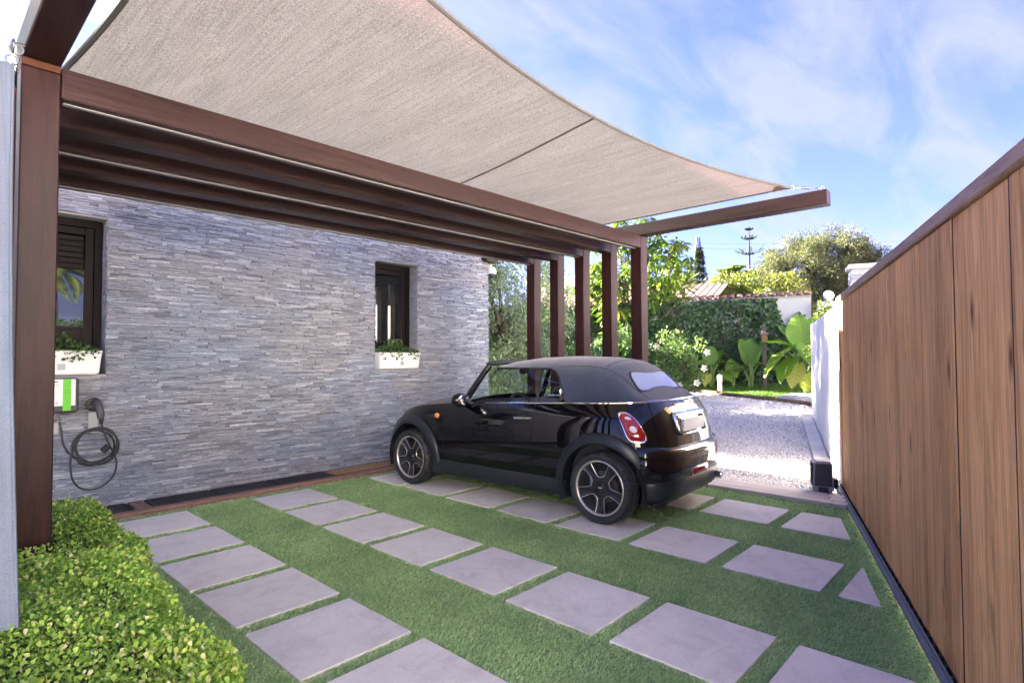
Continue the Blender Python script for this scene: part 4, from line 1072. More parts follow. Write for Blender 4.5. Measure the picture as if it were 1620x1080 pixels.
# tail lights on the rear quarters: outline by arc length along the tail and height
aa = []; qs = np.linspace(0, dR, 80)[:-1]; us = np.linspace(dR, 0, 120)
def tail_outline(z):
    v = np.clip((z - ZB) / (1.01 - ZB), 0, 1); w, r_ = wv(v), rv(v)
    p = [(w * q, S0 - (S0 - r_) * (1 - q ** NR) ** (1 / NR)) for q in qs] + [(w * (1 - u_ ** NR) ** (1 / NR), S0 - (S0 - r_) * u_) for u_ in us]
    p = np.array(p); a = np.concatenate([[0], np.cumsum(np.hypot(*np.diff(p, axis=0).T))]); return p, a
def tail_pt(a, z, off, sg):
    p, ar = tail_outline(z); x, s_ = np.interp(a, ar, p[:, 0]), np.interp(a, ar, p[:, 1])
    x2, s2 = np.interp(a + .01, ar, p[:, 0]), np.interp(a + .01, ar, p[:, 1]); t = np.array([x2 - x, s2 - s_]); t /= np.linalg.norm(t); n = np.array([t[1], -t[0]])
    if n @ np.array([x, s_ - .6]) < 0: n = -n
    return (sg * (x + n[0] * off), s_ + n[1] * off, z)
def lamp_outline(n=36):
    # rounded, leaning lens: wider at its foot
    P = []
    for a in np.linspace(0, 2 * math.pi, n, False):
        cx, sy = math.cos(a), math.sin(a); e = 2 / 3.2
        x = abs(cx) ** e * math.copysign(1, cx); y = abs(sy) ** e * math.copysign(1, sy)
        hw = .074 - .014 * y; P.append((x * hw + .022 * y, y * .118))
    return np.array(P)
LO = lamp_outline()
for sg in (-1, 1):
    ac, zc_ = .80, .828
    ring_ = lambda k, o_: [tail_pt(ac + p[0] * k, zc_ + p[1] * k, o_, sg) for p in LO]
    t_ = MB().grid([ring_(1.08, -.004), ring_(1.08, .010), ring_(1.04, .016), ring_(.97, .016), ring_(.93, .009)], True).obj('tail_light', 'chrome', car, True, 50)
    MB().grid([ring_(.95, .008), ring_(.9, .014), ring_(.6, .019), ring_(.3, .021), ring_(.001, .021)], True).obj('red_lens', 'red', t_, True, None)
    cc = lambda r_, o_, dz=0: [tail_pt(ac - .004 + r_ * math.cos(a), zc_ - .012 + r_ * math.sin(a) + dz, o_, sg) for a in np.linspace(0, 2 * math.pi, 24, False)]
    MB().grid([cc(.046, .018), cc(.044, .0245), cc(.028, .026)], True).obj('reflector_ring', 'red', t_, True, None)
    MB().grid([cc(.031, .022), cc(.027, .0275), cc(.001, .030)], True).obj('clear_lens', 'clear_lens', t_, True, None)
    cu = lambda r_, o_: [tail_pt(ac - .012 + r_ * 1.3 * math.cos(a) + .018, zc_ + .070 + r_ * math.sin(a), o_, sg) for a in np.linspace(0, 2 * math.pi, 20, False)]
    MB().grid([cu(.022, .014), cu(.019, .0185), cu(.001, .0195)], True).obj('indicator_lens', 'clear_lens', t_, True, None)

# soft top
zt_ = table([-.36, -.335, -.2, -.056, .04, .14, .30, .7, 1.1, 1.4, 1.54], [1.005, 1.022, 1.128, 1.285, 1.362, 1.398, 1.418, 1.430, 1.416, 1.378, 1.348], .07, -.6, 1.8)
NS_ = 2.55
def zb_(s): return ztop(s) + .012
def wb_(s): return np.maximum(bodylat(s, ztop(s)) - .048, .05)
def fr_rail(s):
    f1 = (1.312 - zb_(s)) / (zt_(s) - zb_(s)); k = np.clip((s - .45) / .3, 0, 1); k = k * k * (3 - 2 * k)
    return np.clip(f1 * k + .80 * (1 - k), .3, .97)
def soft_pt(s, fr, sg=1):
    h = zt_(s) - zb_(s); return np.array([sg * wb_(s) * (1 - np.clip(fr, 0, 1) ** NS_) ** (1 / NS_), s, zb_(s) + fr * h])
def soft_lat(s, lat):   # height of the cloth over (s, lat)
    return zb_(s) + (zt_(s) - zb_(s)) * (1 - np.clip(abs(lat) / wb_(s), 0, 1) ** NS_) ** (1 / NS_)
top_ = thing
srows = np.concatenate([np.linspace(-.345, .2, 46), np.linspace(.2, 1.535, 46)[1:]])
Gt = []
for s_ in srows:
    f0 = fr_rail(s_); l0 = wb_(s_) * (1 - f0 ** NS_) ** (1 / NS_)
    Gt.append([(l, s_, soft_lat(s_, l) if abs(l) < l0 - 1e-6 else zb_(s_) + f0 * (zt_(s_) - zb_(s_))) for l in l0 * np.sin(np.linspace(-math.pi / 2, math.pi / 2, 45))])
soft = MB().grid(Gt).obj('soft_top', 'soft', car, True, None)
sbz = lambda z: np.interp(z, [.98, .994, 1.10, 1.215, 1.27, 1.305, 1.32], [.42, .424, .468, .545, .61, .70, .75])
for sg in (-1, 1):
    Gq = []
    for f in np.linspace(0, 1, 26):
        send = float(sbz(.988 + f * .322)); row = []
        for s_ in np.concatenate([np.linspace(-.345, 0, 30), np.linspace(0, send, 30)[1:]]):
            row.append(soft_pt(s_, f * fr_rail(s_), sg))
        Gq.append(row)
    MB().grid(Gq).obj('roof_quarter', 'soft', soft, True, None)
    edge_ = [r[-1] + np.array([sg * .002, 0, 0]) for r in Gq]
    MB().tube(edge_, .007, 6).obj('window_seal', 'black', car, True)
    seam_ = [np.array(r[0 if sg < 0 else -1]) + np.array([sg * .001, 0, .001]) for r in Gt[:60]]
    MB().tube(seam_, .0035, 5).obj('roof_seam', 'soft', soft, True)
    rail_ = [np.array(r[0 if sg < 0 else -1]) + np.array([sg * .003, 0, -.006]) for r, s_ in zip(Gt, srows) if s_ > .69]
    MB().tube(rail_, .010, 6).obj('roof_rail', 'black', car, True)
# a bow ridge under the cloth at the roof crest
MB().tube([(l, .12, float(soft_lat(.12, l)) - .0015) for l in np.linspace(-.60, .60, 40)], .006, 6).obj('roof_bow', 'soft', soft, True)
Gw = []
wc = (-.128, 0); 
oul = rrect(.40, .095, .06, 7)
def win_ring(k, off):
    P = []
    for (l, d) in oul:
        l2, d2 = l * k[0], d * k[1]; taper = 1 - .10 * (d2 / .095)
        s_ = -.124 + d2 * .80; z = soft_lat(s_, l2 * taper); P.append((l2 * taper, s_ - off * .78, z + off * .62))
    return P
fr_ = MB().grid([win_ring((1.06, 1.17), -.002), win_ring((1.05, 1.14), .007), win_ring((1, 1), .009), win_ring((.98, .95), .004)], True).obj('rear_window', 'black', car, True, 60)
MB().grid([win_ring((k, k), .0045) for k in (1, .8, .6, .4, .2, .01)], True).obj('rear_glass', 'glass_rear', fr_, True, None)
# side glass, pillars, windscreen
for sg in (-1, 1):
    lb = lambda s_: float(bodylat(s_, ztop(s_))) - .040
    lr = lambda s_: abs(soft_pt(s_, fr_rail(s_))[0]) - .006
    Gg = []
    for f in np.linspace(0, 1, 10):
        row = []
        for t in np.linspace(0, 1, 14):
            sb = .760 + t * (1.665 - .760); st = .818 + t * (1.475 - .818); s_ = sb + (st - sb) * f
            zb0 = float(ztop(sb)) + .004; row.append((sg * (lb(sb) * (1 - f) + lr(st) * f + .022 * math.sin(math.pi * f)), s_, zb0 * (1 - f) + 1.306 * f))
        Gg.append(row)
    MB().grid(Gg).obj('door_glass', 'glass_car', car, True, None)
    MB().tube([np.array(r[0]) + np.array((sg * .003, -.010, 0)) for r in Gg], .011, 6).obj('glass_divider', 'black', car, True)
    Gg2 = []
    for f in np.linspace(0, 1, 14):
        z = .984 + .322 * f; a = .740 + (.800 - .740) * f; b = min(float(sbz(z)), a - .01)
        la = lb(.74) * (1 - f) + lr(.8) * f + .022 * math.sin(math.pi * f); lb2 = abs(soft_pt(b, f * fr_rail(b))[0]) - .006
        Gg2.append([(sg * (la * (1 - t) + lb2 * t), a * (1 - t) + b * t, z - .006 * 0 - (.984 - float(ztop(.6)) - .004) * (1 - f)) for t in np.linspace(0, 1, 8)])
    MB().grid(Gg2).obj('quarter_glass', 'glass_car', car, True, None)
    pil = [(sg * .700, 1.76, .915), (sg * .675, 1.70, .99), (sg * .635, 1.62, 1.12), (sg * .590, 1.54, 1.25), (sg * .552, 1.487, 1.335)]
    MB().tube(pil, [.040, .036, .034, .033, .030], 10).obj('windscreen_pillar', 'paint', car, True)
hd = [(.555 * math.sin(t), 1.487 + .115 * math.cos(t) ** 1.0, 1.338 + .028 * math.cos(t)) for t in np.linspace(-math.pi / 2, math.pi / 2, 24)]
MB().tube(hd, .026, 8).obj('windscreen_header', 'black', car, True)
Gs = []
for f in np.linspace(0, 1, 12):
    Gs.append([((.690 * (1 - f) + .552 * f) * math.sin(t), (1.76 * (1 - f) + 1.487 * f) + (.27 * (1 - f) + .115 * f) * math.cos(t), .925 * (1 - f) + (1.338 + .028 * math.cos(t)) * f) for t in np.linspace(-math.pi / 2, math.pi / 2, 24)])
MB().grid(Gs).obj('windscreen', 'glass_car', car, True, None)
# cabin
cab = MB().box(-.665, .665, .02, 1.72, .40, .42).box(-.675, -.665, .02, 1.72, .42, .90).box(.665, .675, .02, 1.72, .42, .90).box(-.66, .66, .0, .02, .42, .96).box(-.66, .66, 1.72, 1.74, .42, .93).obj('cabin_tub', 'seat', car)
Gd = [[(l, s_, z) for s_, z in ((1.36, .72), (1.35, .80), (1.38, .885), (1.44, .915), (1.6, .925), (1.98 - .35 * (l / .66) ** 2, .93))] for l in np.linspace(-.665, .665, 20)]
MB().grid(Gd).obj('dashboard', 'dash', car, True, 60)
MB().ball((-.36, 1.37, .905), .15, .06, .055, 14, 8).obj('instrument_hood', 'dash', car, True)
cw = Vector((-.36, 1.19, .875)); ax = Vector((0, -.88, .47)).normalized(); upv = Vector((0, .47, .88)).normalized(); rt_ = Vector((1, 0, 0))
sw = MB().tube([cw + (rt_ * math.cos(a) + upv * math.sin(a)) * .182 for a in np.linspace(0, 2 * math.pi, 32, False)], .0155, 8, True).obj('steering_wheel', 'black', car, True)
mb = MB().ball(tuple(cw - ax * -.01), .062, .03, .055, 12, 8)
for a in (0, 180, 235, 305): mb.tube([cw + (rt_ * math.cos(R(a)) + upv * math.sin(R(a))) * r_ for r_ in (.04, .18)], .011, 6)
mb.tube([cw - ax * .02, cw - ax * .22], .03, 8).obj('hub', 'plug_grey', sw, True)
for x in (-.36, .36):
    Gb = []
    for t in np.linspace(0, 1, 12):
        w = .245 - .06 * t ** 2; th_ = .075 * (1 - .45 * t); s_ = .72 - .17 * t; z = .50 + .58 * t
        Gb.append([(x + w * math.copysign(abs(math.cos(a)) ** .5, math.cos(a)), s_ + th_ * math.copysign(abs(math.sin(a)) ** .7, math.sin(a)), z) for a in np.linspace(0, 2 * math.pi, 20, False)])
    MB().grid(Gb, True).box(x - .24, x + .24, .68, 1.16, .44, .56, .04).obj('front_seat', 'seat', car, True, 50)
    MB().ball((x, .535, 1.165), .125, .055, .085, 14, 10).tube([(x - .05, .55, 1.05), (x - .05, .54, 1.15)], .008, 6).tube([(x + .05, .55, 1.05), (x + .05, .54, 1.15)], .008, 6).obj('headrest', 'seat', car, True)
    MB().ball((x * .95, .06, 1.10), .13, .05, .075, 14, 10).obj('rear_headrest', 'seat', car, True)
MB().tube([(-.06, 1.50, 1.30), (0, 1.47, 1.285), (.06, 1.50, 1.30)], .008, 6).ball((0, 1.45, 1.265), .11, .025, .035, 14, 8).obj('interior_mirror', 'black', car, True)
# mirrors
for sg in (-1, 1):
    mm = MB()
    mm.ball((sg * .885, 1.60, .985), .105, .07, .072, 18, 12).tube([(sg * .74, 1.63, .915), (sg * .80, 1.62, .93), (sg * .86, 1.60, .96)], [.022, .022, .03], 8)
    mo = mm.obj('wing_mirror', 'paint', car, True, None)
    MB().lathe([(0, 0), (.052, .0), (.06, .006)], 20, 'y', (0, 0, 0)).obj('mirror_glass', 'chrome', mo, True, None, loc=(sg * .89, 1.532, .987)).scale = (1.38, 1, .98)
# side details
for sg in (-1, 1):
    la = lambda s_, z: float(bodylat(s_, z))
    s_, z = 2.055, .792
    t_ = MB(); base = [(sg * (la(s_ + dx, z + dz) + .004), s_ + dx, z + dz) for dx, dz in ((-.055, .028), (.185, -.002), (.17, -.022), (-.045, -.030))]
    sc2 = MB().add(base + [(p[0] + sg * .010, p[1], p[2]) for p in base], [(0, 1, 2, 3), (4, 5, 6, 7), (0, 1, 5, 4), (1, 2, 6, 5), (2, 3, 7, 6), (3, 0, 4, 7)]).obj('side_scuttle', 'black', car)
    mb = MB()
    for k in range(2):
        mb.tube([(sg * (la(s_ + .03, z) + .016), s_ + .03, z + .010 - .022 * k), (sg * (la(s_ + .15, z) + .015), s_ + .15, z + .001 - .018 * k)], .004, 6)
    mb.obj('scuttle_bar', 'flare', sc2, True)
    MB().ball((sg * (la(s_, z) + .012), s_ - .012, z), .016, .034, .029, 16, 10).obj('side_indicator', 'amber', sc2, True)
    d = doors[0 if sg < 0 else 1]
    zc_ = .842; l0 = la(.86, zc_)
    MB().tube([(sg * (l0 + .004), .752, zc_), (sg * (l0 + .030), .785, zc_ + .002), (sg * (l0 + .036), .86, zc_), (sg * (l0 + .030), .93, zc_ - .004), (sg * (l0 + .004), .962, zc_ - .006)], [.010, .012, .013, .012, .009], 8).obj('door_handle', 'chrome', d, True)
    mb = MB(); Gh = [[(sg * (la(.86, zc_) + o_), .86 + .085 * k * math.cos(a), zc_ + .028 * k * math.sin(a)) for a in np.linspace(0, 2 * math.pi, 20, False)] for k, o_ in ((1, .0015), (.8, .002), (.01, .002))]
    mb.grid(Gh, True).obj('handle_recess', 'dark', d, True, None)
    fs, fz = .135, .828
    ring_ = [(sg * (la(fs + .082 * math.cos(a), fz + .082 * math.sin(a)) + .0005), fs + .082 * math.cos(a), fz + .082 * math.sin(a)) for a in np.linspace(0, 2 * math.pi, 40, False)]
    if sg < 0:
        MB().tube(ring_, .0028, 5, True).obj('fuel_flap', 'dark', car, True)
# wheels
def make_wheel():
    W = bpy.data.objects.new('wheel', None); COL.objects.link(W); W.parent = car
    # axis x, outer side towards -x
    n = 180; G_ = []
    prof = [(.222, .085), (.236, .092), (.262, .104), (.285, .103), (.299, .088), (.3045, .070), (.306, .052), (.300, .050), (.300, .042), (.3068, .040), (.307, .006), (.301, .004), (.301, -.004), (.307, -.006), (.3068, -.040), (.300, -.042), (.300, -.050), (.306, -.052), (.3045, -.070), (.299, -.088), (.285, -.103), (.262, -.104), (.240, -.095), (.234, -.090), (.222, -.083)]
    for k in range(n):
        a = 2 * math.pi * k / n; row = []
        for i, (r_, x) in enumerate(prof):
            rr = r_
            if abs(x) > .05 and r_ > .284: rr = r_ - (.0065 if (k % 4) == 0 else 0)
            elif .012 < abs(x) < .039 and r_ > .304 and k % 6 == 0: rr -= .004
            row.append((x, rr * math.cos(a), rr * math.sin(a)))
        G_.append(row)
    MB().grid(np.array(G_).transpose(1, 0, 2), True).obj('tyre', 'tyre', W, True, 35)
    rim = MB().lathe([(.218, .08), (.216, -.05), (.218, -.078)], 60, 'x').obj('rim', 'plug_grey', W, True, 50)
    MB().lathe([(.2175, -.072), (.2185, -.086), (.224, -.0915), (.232, -.0935), (.2365, -.089)], 72, 'x').obj('rim_lip', plain('machined alloy', (.62, .60, .58), .30, .08, 20, 0, 0, .85), W, True, 60)
    MB().lathe([(.0, .02), (.214, .02)], 48, 'x').obj('wheel_backing', 'dark', W, True)
    MB().lathe([(.05, -.02), (.135, -.02), (.135, .0)], 48, 'x').obj('brake_disc', plain('brake disc', (.10, .095, .09), .45, .3, 30, 0, 0, .6), W, True, 40)
    MB().box(-.045, .01, .07, .13, -.05, .10, .015).obj('brake_caliper', plain('caliper', (.25, .25, .26), .5, .2, 20, 0, 0, .5), W)
    hw = lambda r_: np.interp(r_, [.06, .09, .14, .18, .219], [.030, .030, .035, .040, .049])
    fx = lambda r_: np.interp(r_, [0, .05, .10, .16, .22], [-.066, -.066, -.064, -.068, -.078])
    for k in range(5):
        a0 = -math.pi / 2 + k * 2 * math.pi / 5; ca, sa = math.cos(a0), math.sin(a0); G_ = []
        for r_ in np.linspace(.05, .2185, 14):
            h = float(hw(r_)); x = float(fx(r_)); rec = .011 * np.clip((r_ - .085) / .04, 0, 1)
            prof2 = [(-h - .003, x + .034), (-h, x + .003), (-h + .006, x), (-h * .55, x + rec * .5), (0, x + rec), (h * .55, x + rec * .5), (h - .006, x), (h, x + .003), (h + .003, x + .034)]
            G_.append([(xx, r_ * ca - t * sa, r_ * sa + t * ca) for t, xx in prof2])
        MB().grid(G_).obj('spoke', 'spoke', W, True, 40)
    MB().lathe([(.0, -.070), (.024, -.070), (.028, -.066), (.034, -.060), (.062, -.064), (.092, -.064), (.094, -.03)], 40, 'x').obj('hub', 'spoke', W, True, 40)
    mb = MB()
    for k in range(4):
        a = R(45) + k * math.pi / 2; mb.lathe([(0, -.058), (.009, -.058), (.013, -.0645)], 10, 'x', (-.004, .048 * math.cos(a), .048 * math.sin(a)))
    mb.obj('wheel_bolts', 'dark', W, True)
    MB().box(-.0725, -.069, -.018, .018, -.005, .005, .001).obj('cap_badge', 'chrome', W)
    mb = MB()
    for k in range(5):
        a0 = -math.pi / 2 + k * 2 * math.pi / 5; a1 = a0 + 2 * math.pi / 5; P = []
        sp = lambda r_, a, sg: (float(fx(r_)) - .001, r_ * math.cos(a) - sg * float(hw(r_)) * math.sin(a), r_ * math.sin(a) + sg * float(hw(r_)) * math.cos(a))
        for r_ in np.linspace(.216, .108, 8): P.append(sp(r_, a0, 1))
        am = (a0 + a1) / 2
        for q in np.linspace(-.25, .25, 5): P.append((float(fx(.092)) - .001, (.0905 + .02 * abs(q * 2) ** 2) * math.cos(am + q), (.0905 + .02 * abs(q * 2) ** 2) * math.sin(am + q)))
        for r_ in np.linspace(.108, .216, 8): P.append(sp(r_, a1, -1))
        mb.tube(P, .0032, 6)
    mb.obj('spoke_edges', 'alloy_edge', W, True)
    return W
M['spoke'] = plain('dark painted alloy', (.045, .047, .052), .33, .15, 20, 0, 0, .55)
M['alloy_edge'] = plain('bright spoke edge', (.60, .58, .57), .32, .08, 20, 0, 0, .8)
whl = make_wheel(); first = True
for sg in (-1, 1):
    for k, s_ in enumerate(WHEELS):
        if first: o = whl; first = False
        else:
            o = whl.copy(); COL.objects.link(o); o.parent = car
            for ch in list(whl.children):
                c = ch.copy(); COL.objects.link(c); c.parent = o
                for g in list(ch.children):
                    d = g.copy(); COL.objects.link(d); d.parent = c
        o.location = (sg * .728, s_, .303); o.rotation_euler = (0, 0, 0 if sg < 0 else math.pi)
        # spin each rim differently: front wheel in the photo has a spoke pointing down as well
        o.rotation_mode = 'XYZ'; o.rotation_euler[0] = 0

# ================================================================== charger, cable, planters, camera
ch = thing('car_charger', 'wall charger with white front and green stripe under the left window', 'charger', (.86, WY - .012, 1.08))
MB().box(-.215, .226, -.115, .0, -.150, .166, .018).obj('casing', 'plug_grey', ch)
MB().box(-.195, .198, -.121, -.1152, -.085, .156, .004).obj('front_panel', 'white_plastic', ch)
MB().box(.106, .166, -.124, -.1212, -.130, .156, .001).obj('green_stripe', 'green', ch)
MB().box(.035, .068, -.1225, -.1212, .128, .138).box(.035, .052, -.1225, -.1212, .098, .106).box(.172, .19, -.1225, -.1212, .140, .144).box(.05, .078, -.1225, -.1212, -.055, -.05).box(.054, .072, -.1225, -.1212, -.065, -.061).obj('marks', 'plug_grey', ch)
MB().box(.058, .072, -.1228, -.1212, .098, .107).obj('lamp', 'green', ch)
MB().box(-.10, .104, -.1222, -.1212, .044, .046).box(.168, .196, -.1222, -.1212, .044, .046).obj('panel_line', 'grey_box', ch)
MB().tube([(.108, -.1245, .045), (.13, -.1245, .056), (.163, -.1245, .054), (.163, -.1245, .036), (.13, -.1245, .034)], .0015, 4, True).obj('stripe_mark', 'plug_grey', ch)
MB().tube([(.055, -.06, -.150), (.068, -.07, -.185), (.090, -.08, -.225)], [.021, .021, .018], 10).obj('cable_gland', 'grey_box', ch, True)
mb = MB()
for k in range(5): mb.lathe([(.022, 0), (.0225, .006), (.022, .012)], 12, 'z', (.058 + .007 * k, -.063 - .004 * k, -.160 - .0145 * k))
mb.obj('gland_ribs', 'plug_grey', ch, True)
hd_ = thing('cable_holder', 'black round plug holder on a pale plate on the slate wall', 'plug holder', (1.215, WY - .016, .99))
MB().lathe([(.0, .0), (.062, .0), (.064, -.02), (.055, -.034), (.040, -.036), (.036, -.02)], 28, 'y').obj('socket_ring', 'black', hd_, True, 40)
mb = MB()
for k in range(7):
    a = k * 2 * math.pi / 7; mb.ball((.047 * math.cos(a), -.036, .047 * math.sin(a)), .004, .003, .004, 8, 5)
mb.obj('ring_screws', 'steel', hd_, True)
MB().box(-.038, .038, -.006, .012, -.255, -.075, .004).box(-.03, .04, -.10, -.006, -.266, -.256, .003).obj('bracket_plate', 'grey_box', hd_)
pg = thing('charging_plug', 'dark charging plug hanging from the round holder', 'plug', (1.225, WY - .05, .985))
MB().tube([(0, .0, .03), (.008, -.05, .01), (.018, -.075, -.03), (.025, -.08, -.09), (.028, -.08, -.125)], [.034, .035, .033, .031, .027], 16).obj('grip', 'plug_grey', pg, True, 50)
MB().tube([(.029, -.08, -.12), (.032, -.078, -.175)], [.022, .016], 12).obj('collar', 'black', pg, True)
jb = thing('junction_box', 'small pale junction box below the wall charger', 'junction box', (.93, WY - .012, .79))
MB().box(-.13, .028, -.055, 0, -.055, .057, .012).obj('box', 'grey_box', jb)
MB().box(-.122, .020, -.0585, -.0552, -.047, .049, .002).obj('lid', 'grey_box', jb)
cb = thing('charging_cable', 'coiled black charging cable hanging on the slate wall', 'cable', (1.215, WY - .09, .60))
Pc = [(-.265, .01, .255), (-.252, .0, .19), (-.235, .0, .05), (-.20, .0, -.03), (-.15, -.01, -.09)]
for k in range(150):
    a = -2.4 + k / 149 * 2 * math.pi * 3.4
    rr = .165 + .012 * math.sin(k * .21) ; rr += .012 * (k // 44) - .015
    Pc.append((rr * math.cos(a) + .005, -.012 - .014 * (k / 40) % .05, rr * .98 * math.sin(a) + .01))
MB().tube(Pc, .0085, 8).obj('coil', 'black', cb, True)
lp = [(.045, .01, .25), (.06, -.05, .14), (.10, -.055, .02), (.145, -.055, -.09), (.165, -.05, -.18), (.14, -.05, -.29), (.06, -.05, -.37), (-.03, -.05, -.39), (-.12, -.05, -.355), (-.175, -.05, -.25), (-.185, -.05, -.10), (-.165, -.04, .02)]
def smooth(P, n=6):
    P = [np.array(p) for p in P]; out = []
    for i in range(len(P) - 1):
        a, b, c, d = P[max(i - 1, 0)], P[i], P[i + 1], P[min(i + 2, len(P) - 1)]
        for t in np.linspace(0, 1, n, False): out.append(.5 * (2 * b + (c - a) * t + (2 * a - 5 * b + 4 * c - d) * t * t + (3 * b - 3 * c + d - a) * t ** 3))
    return out + [P[-1]]
MB().tube(smooth(lp), .0085, 8).obj('hanging_loop', 'black', cb, True)
MB().tube([(.05, -.055, -.05), (.10, -.055, .0)], [.03, .03], 8).obj('cable_clip', 'rubber', cb, True)

def planter(x0, x1, lab, lab2, seedx):
    cx = (x0 + x1) / 2; w = (x1 - x0) / 2
    t = thing('window_planter', lab, 'planter', (cx, WY + .02, 1.275), 0)
    V = []
    for z, k, d in ((0, .94, .10), (.218, 1., .12)):
        for sx, sy in ((-1, -1), (1, -1), (1, 1), (-1, 1)): V.append((sx * w * k, sy * d, z))
    b = bmesh.new(); vs = [b.verts.new(v) for v in V]
    for f in ((3, 2, 1, 0), (0, 1, 5, 4), (1, 2, 6, 5), (2, 3, 7, 6), (3, 0, 4, 7)): b.faces.new([vs[i] for i in f])
    bmesh.ops.bevel(b, geom=[e for e in b.edges if not e.is_boundary], offset=.012, segments=3, affect='EDGES'); bmesh.ops.recalc_face_normals(b, faces=b.faces)
    me = bpy.data.meshes.new('tub'); b.to_mesh(me); b.free(); set_rnd(me, [.5] * len(me.vertices))
    wk = NT('woven planter white'); v = wk.coord('Object', (1, 1, 1), False); wa = wk.node('ShaderNodeTexChecker'); wa.inputs['Scale'].default_value = 130; wk.l.new(v, wa.inputs['Vector'])
    wk.pr(col=(.72, .72, .73), rough=.5); wk.bump(wa.outputs['Fac'], .35, .004)
    link_mesh('tub', me, wk.m, t, True, 40)
    MB().box(-w, w, -.124, -.112, .205, .222, .004).box(-w, w, .112, .124, .205, .222, .004).box(-w, -w + .012, -.112, .112, .205, .222, .004).box(w - .012, w, -.112, .112, .205, .222, .004).box(-w + .01, w - .01, -.11, .11, .17, .19).obj('rim', 'white_plastic', t)
    MB().box(.0, .055, -.1135, -.109, .045, .10, .002).obj('badge', 'grey_box', t)
    pl = thing('potted_ivy', lab2, 'plant', (cx, WY + .02, 1.465), 0)
    r2 = np.random.default_rng(seedx); n = 900
    c = r2.uniform(-1, 1, n) * w * .95; y = r2.uniform(-.13, .10, n); hh = .12 * np.exp(-((c + .12 * w) / (.55 * w)) ** 2) + .03
    P = np.stack([c, y, r2.random(n) ** .6 * hh * (1 + .6 * r2.random(n))], 1); P[:60, 1] = r2.uniform(-.16, -.12, 60); P[:60, 2] = r2.uniform(-.06, .05, 60)
    A = unit(r2.normal(size=(n, 3)) + np.array([0, -.4, .1])); N = unit(r2.normal(size=(n, 3)) * .6 + np.array([0, -.5, .8]))
    leaves_obj('foliage', P, A, N, r2.uniform(.022, .045, n), r2.uniform(.018, .036, n), T_IVY, 'leaf_box', pl, r2.random(n))
    mb = MB()
    for k in range(9):
        x = r2.uniform(-.8, .8) * w; y = r2.uniform(-.08, .06)
        mb.tube([(x, y, -.09), (x + r2.uniform(-.03, .03), y - .02, .0), (x + r2.uniform(-.06, .06), y - .05, r2.uniform(.04, .12))], .0025, 5)
    mb.obj('stems', 'stalk', pl)
planter(.60, 1.262, 'white woven planter box on the left window sill above the charger', 'trailing ivy growing in the left window planter', 3)
planter(4.345, 5.037, 'white woven planter box on the sill of the window behind the car', 'trailing ivy growing in the planter box behind the car', 5)

sc_ = thing('security_camera', 'white dome security camera on the far house corner', 'security camera', (6.60, 6.60, 2.93))
MB().tube([(-.08, .1, .03), (.0, 0, .03), (.0, 0, -.02)], .018, 8).obj('bracket', 'white_plastic', sc_, True)
MB().lathe([(.0, .0), (.055, -.005), (.082, -.03), (.086, -.10), (.08, -.12)], 24).obj('shell', 'white_plastic', sc_, True, 50)
MB().lathe([(.076, -.12), (.074, -.15), (.05, -.185), (.0, -.20)], 24).obj('dome', 'black', sc_, True)

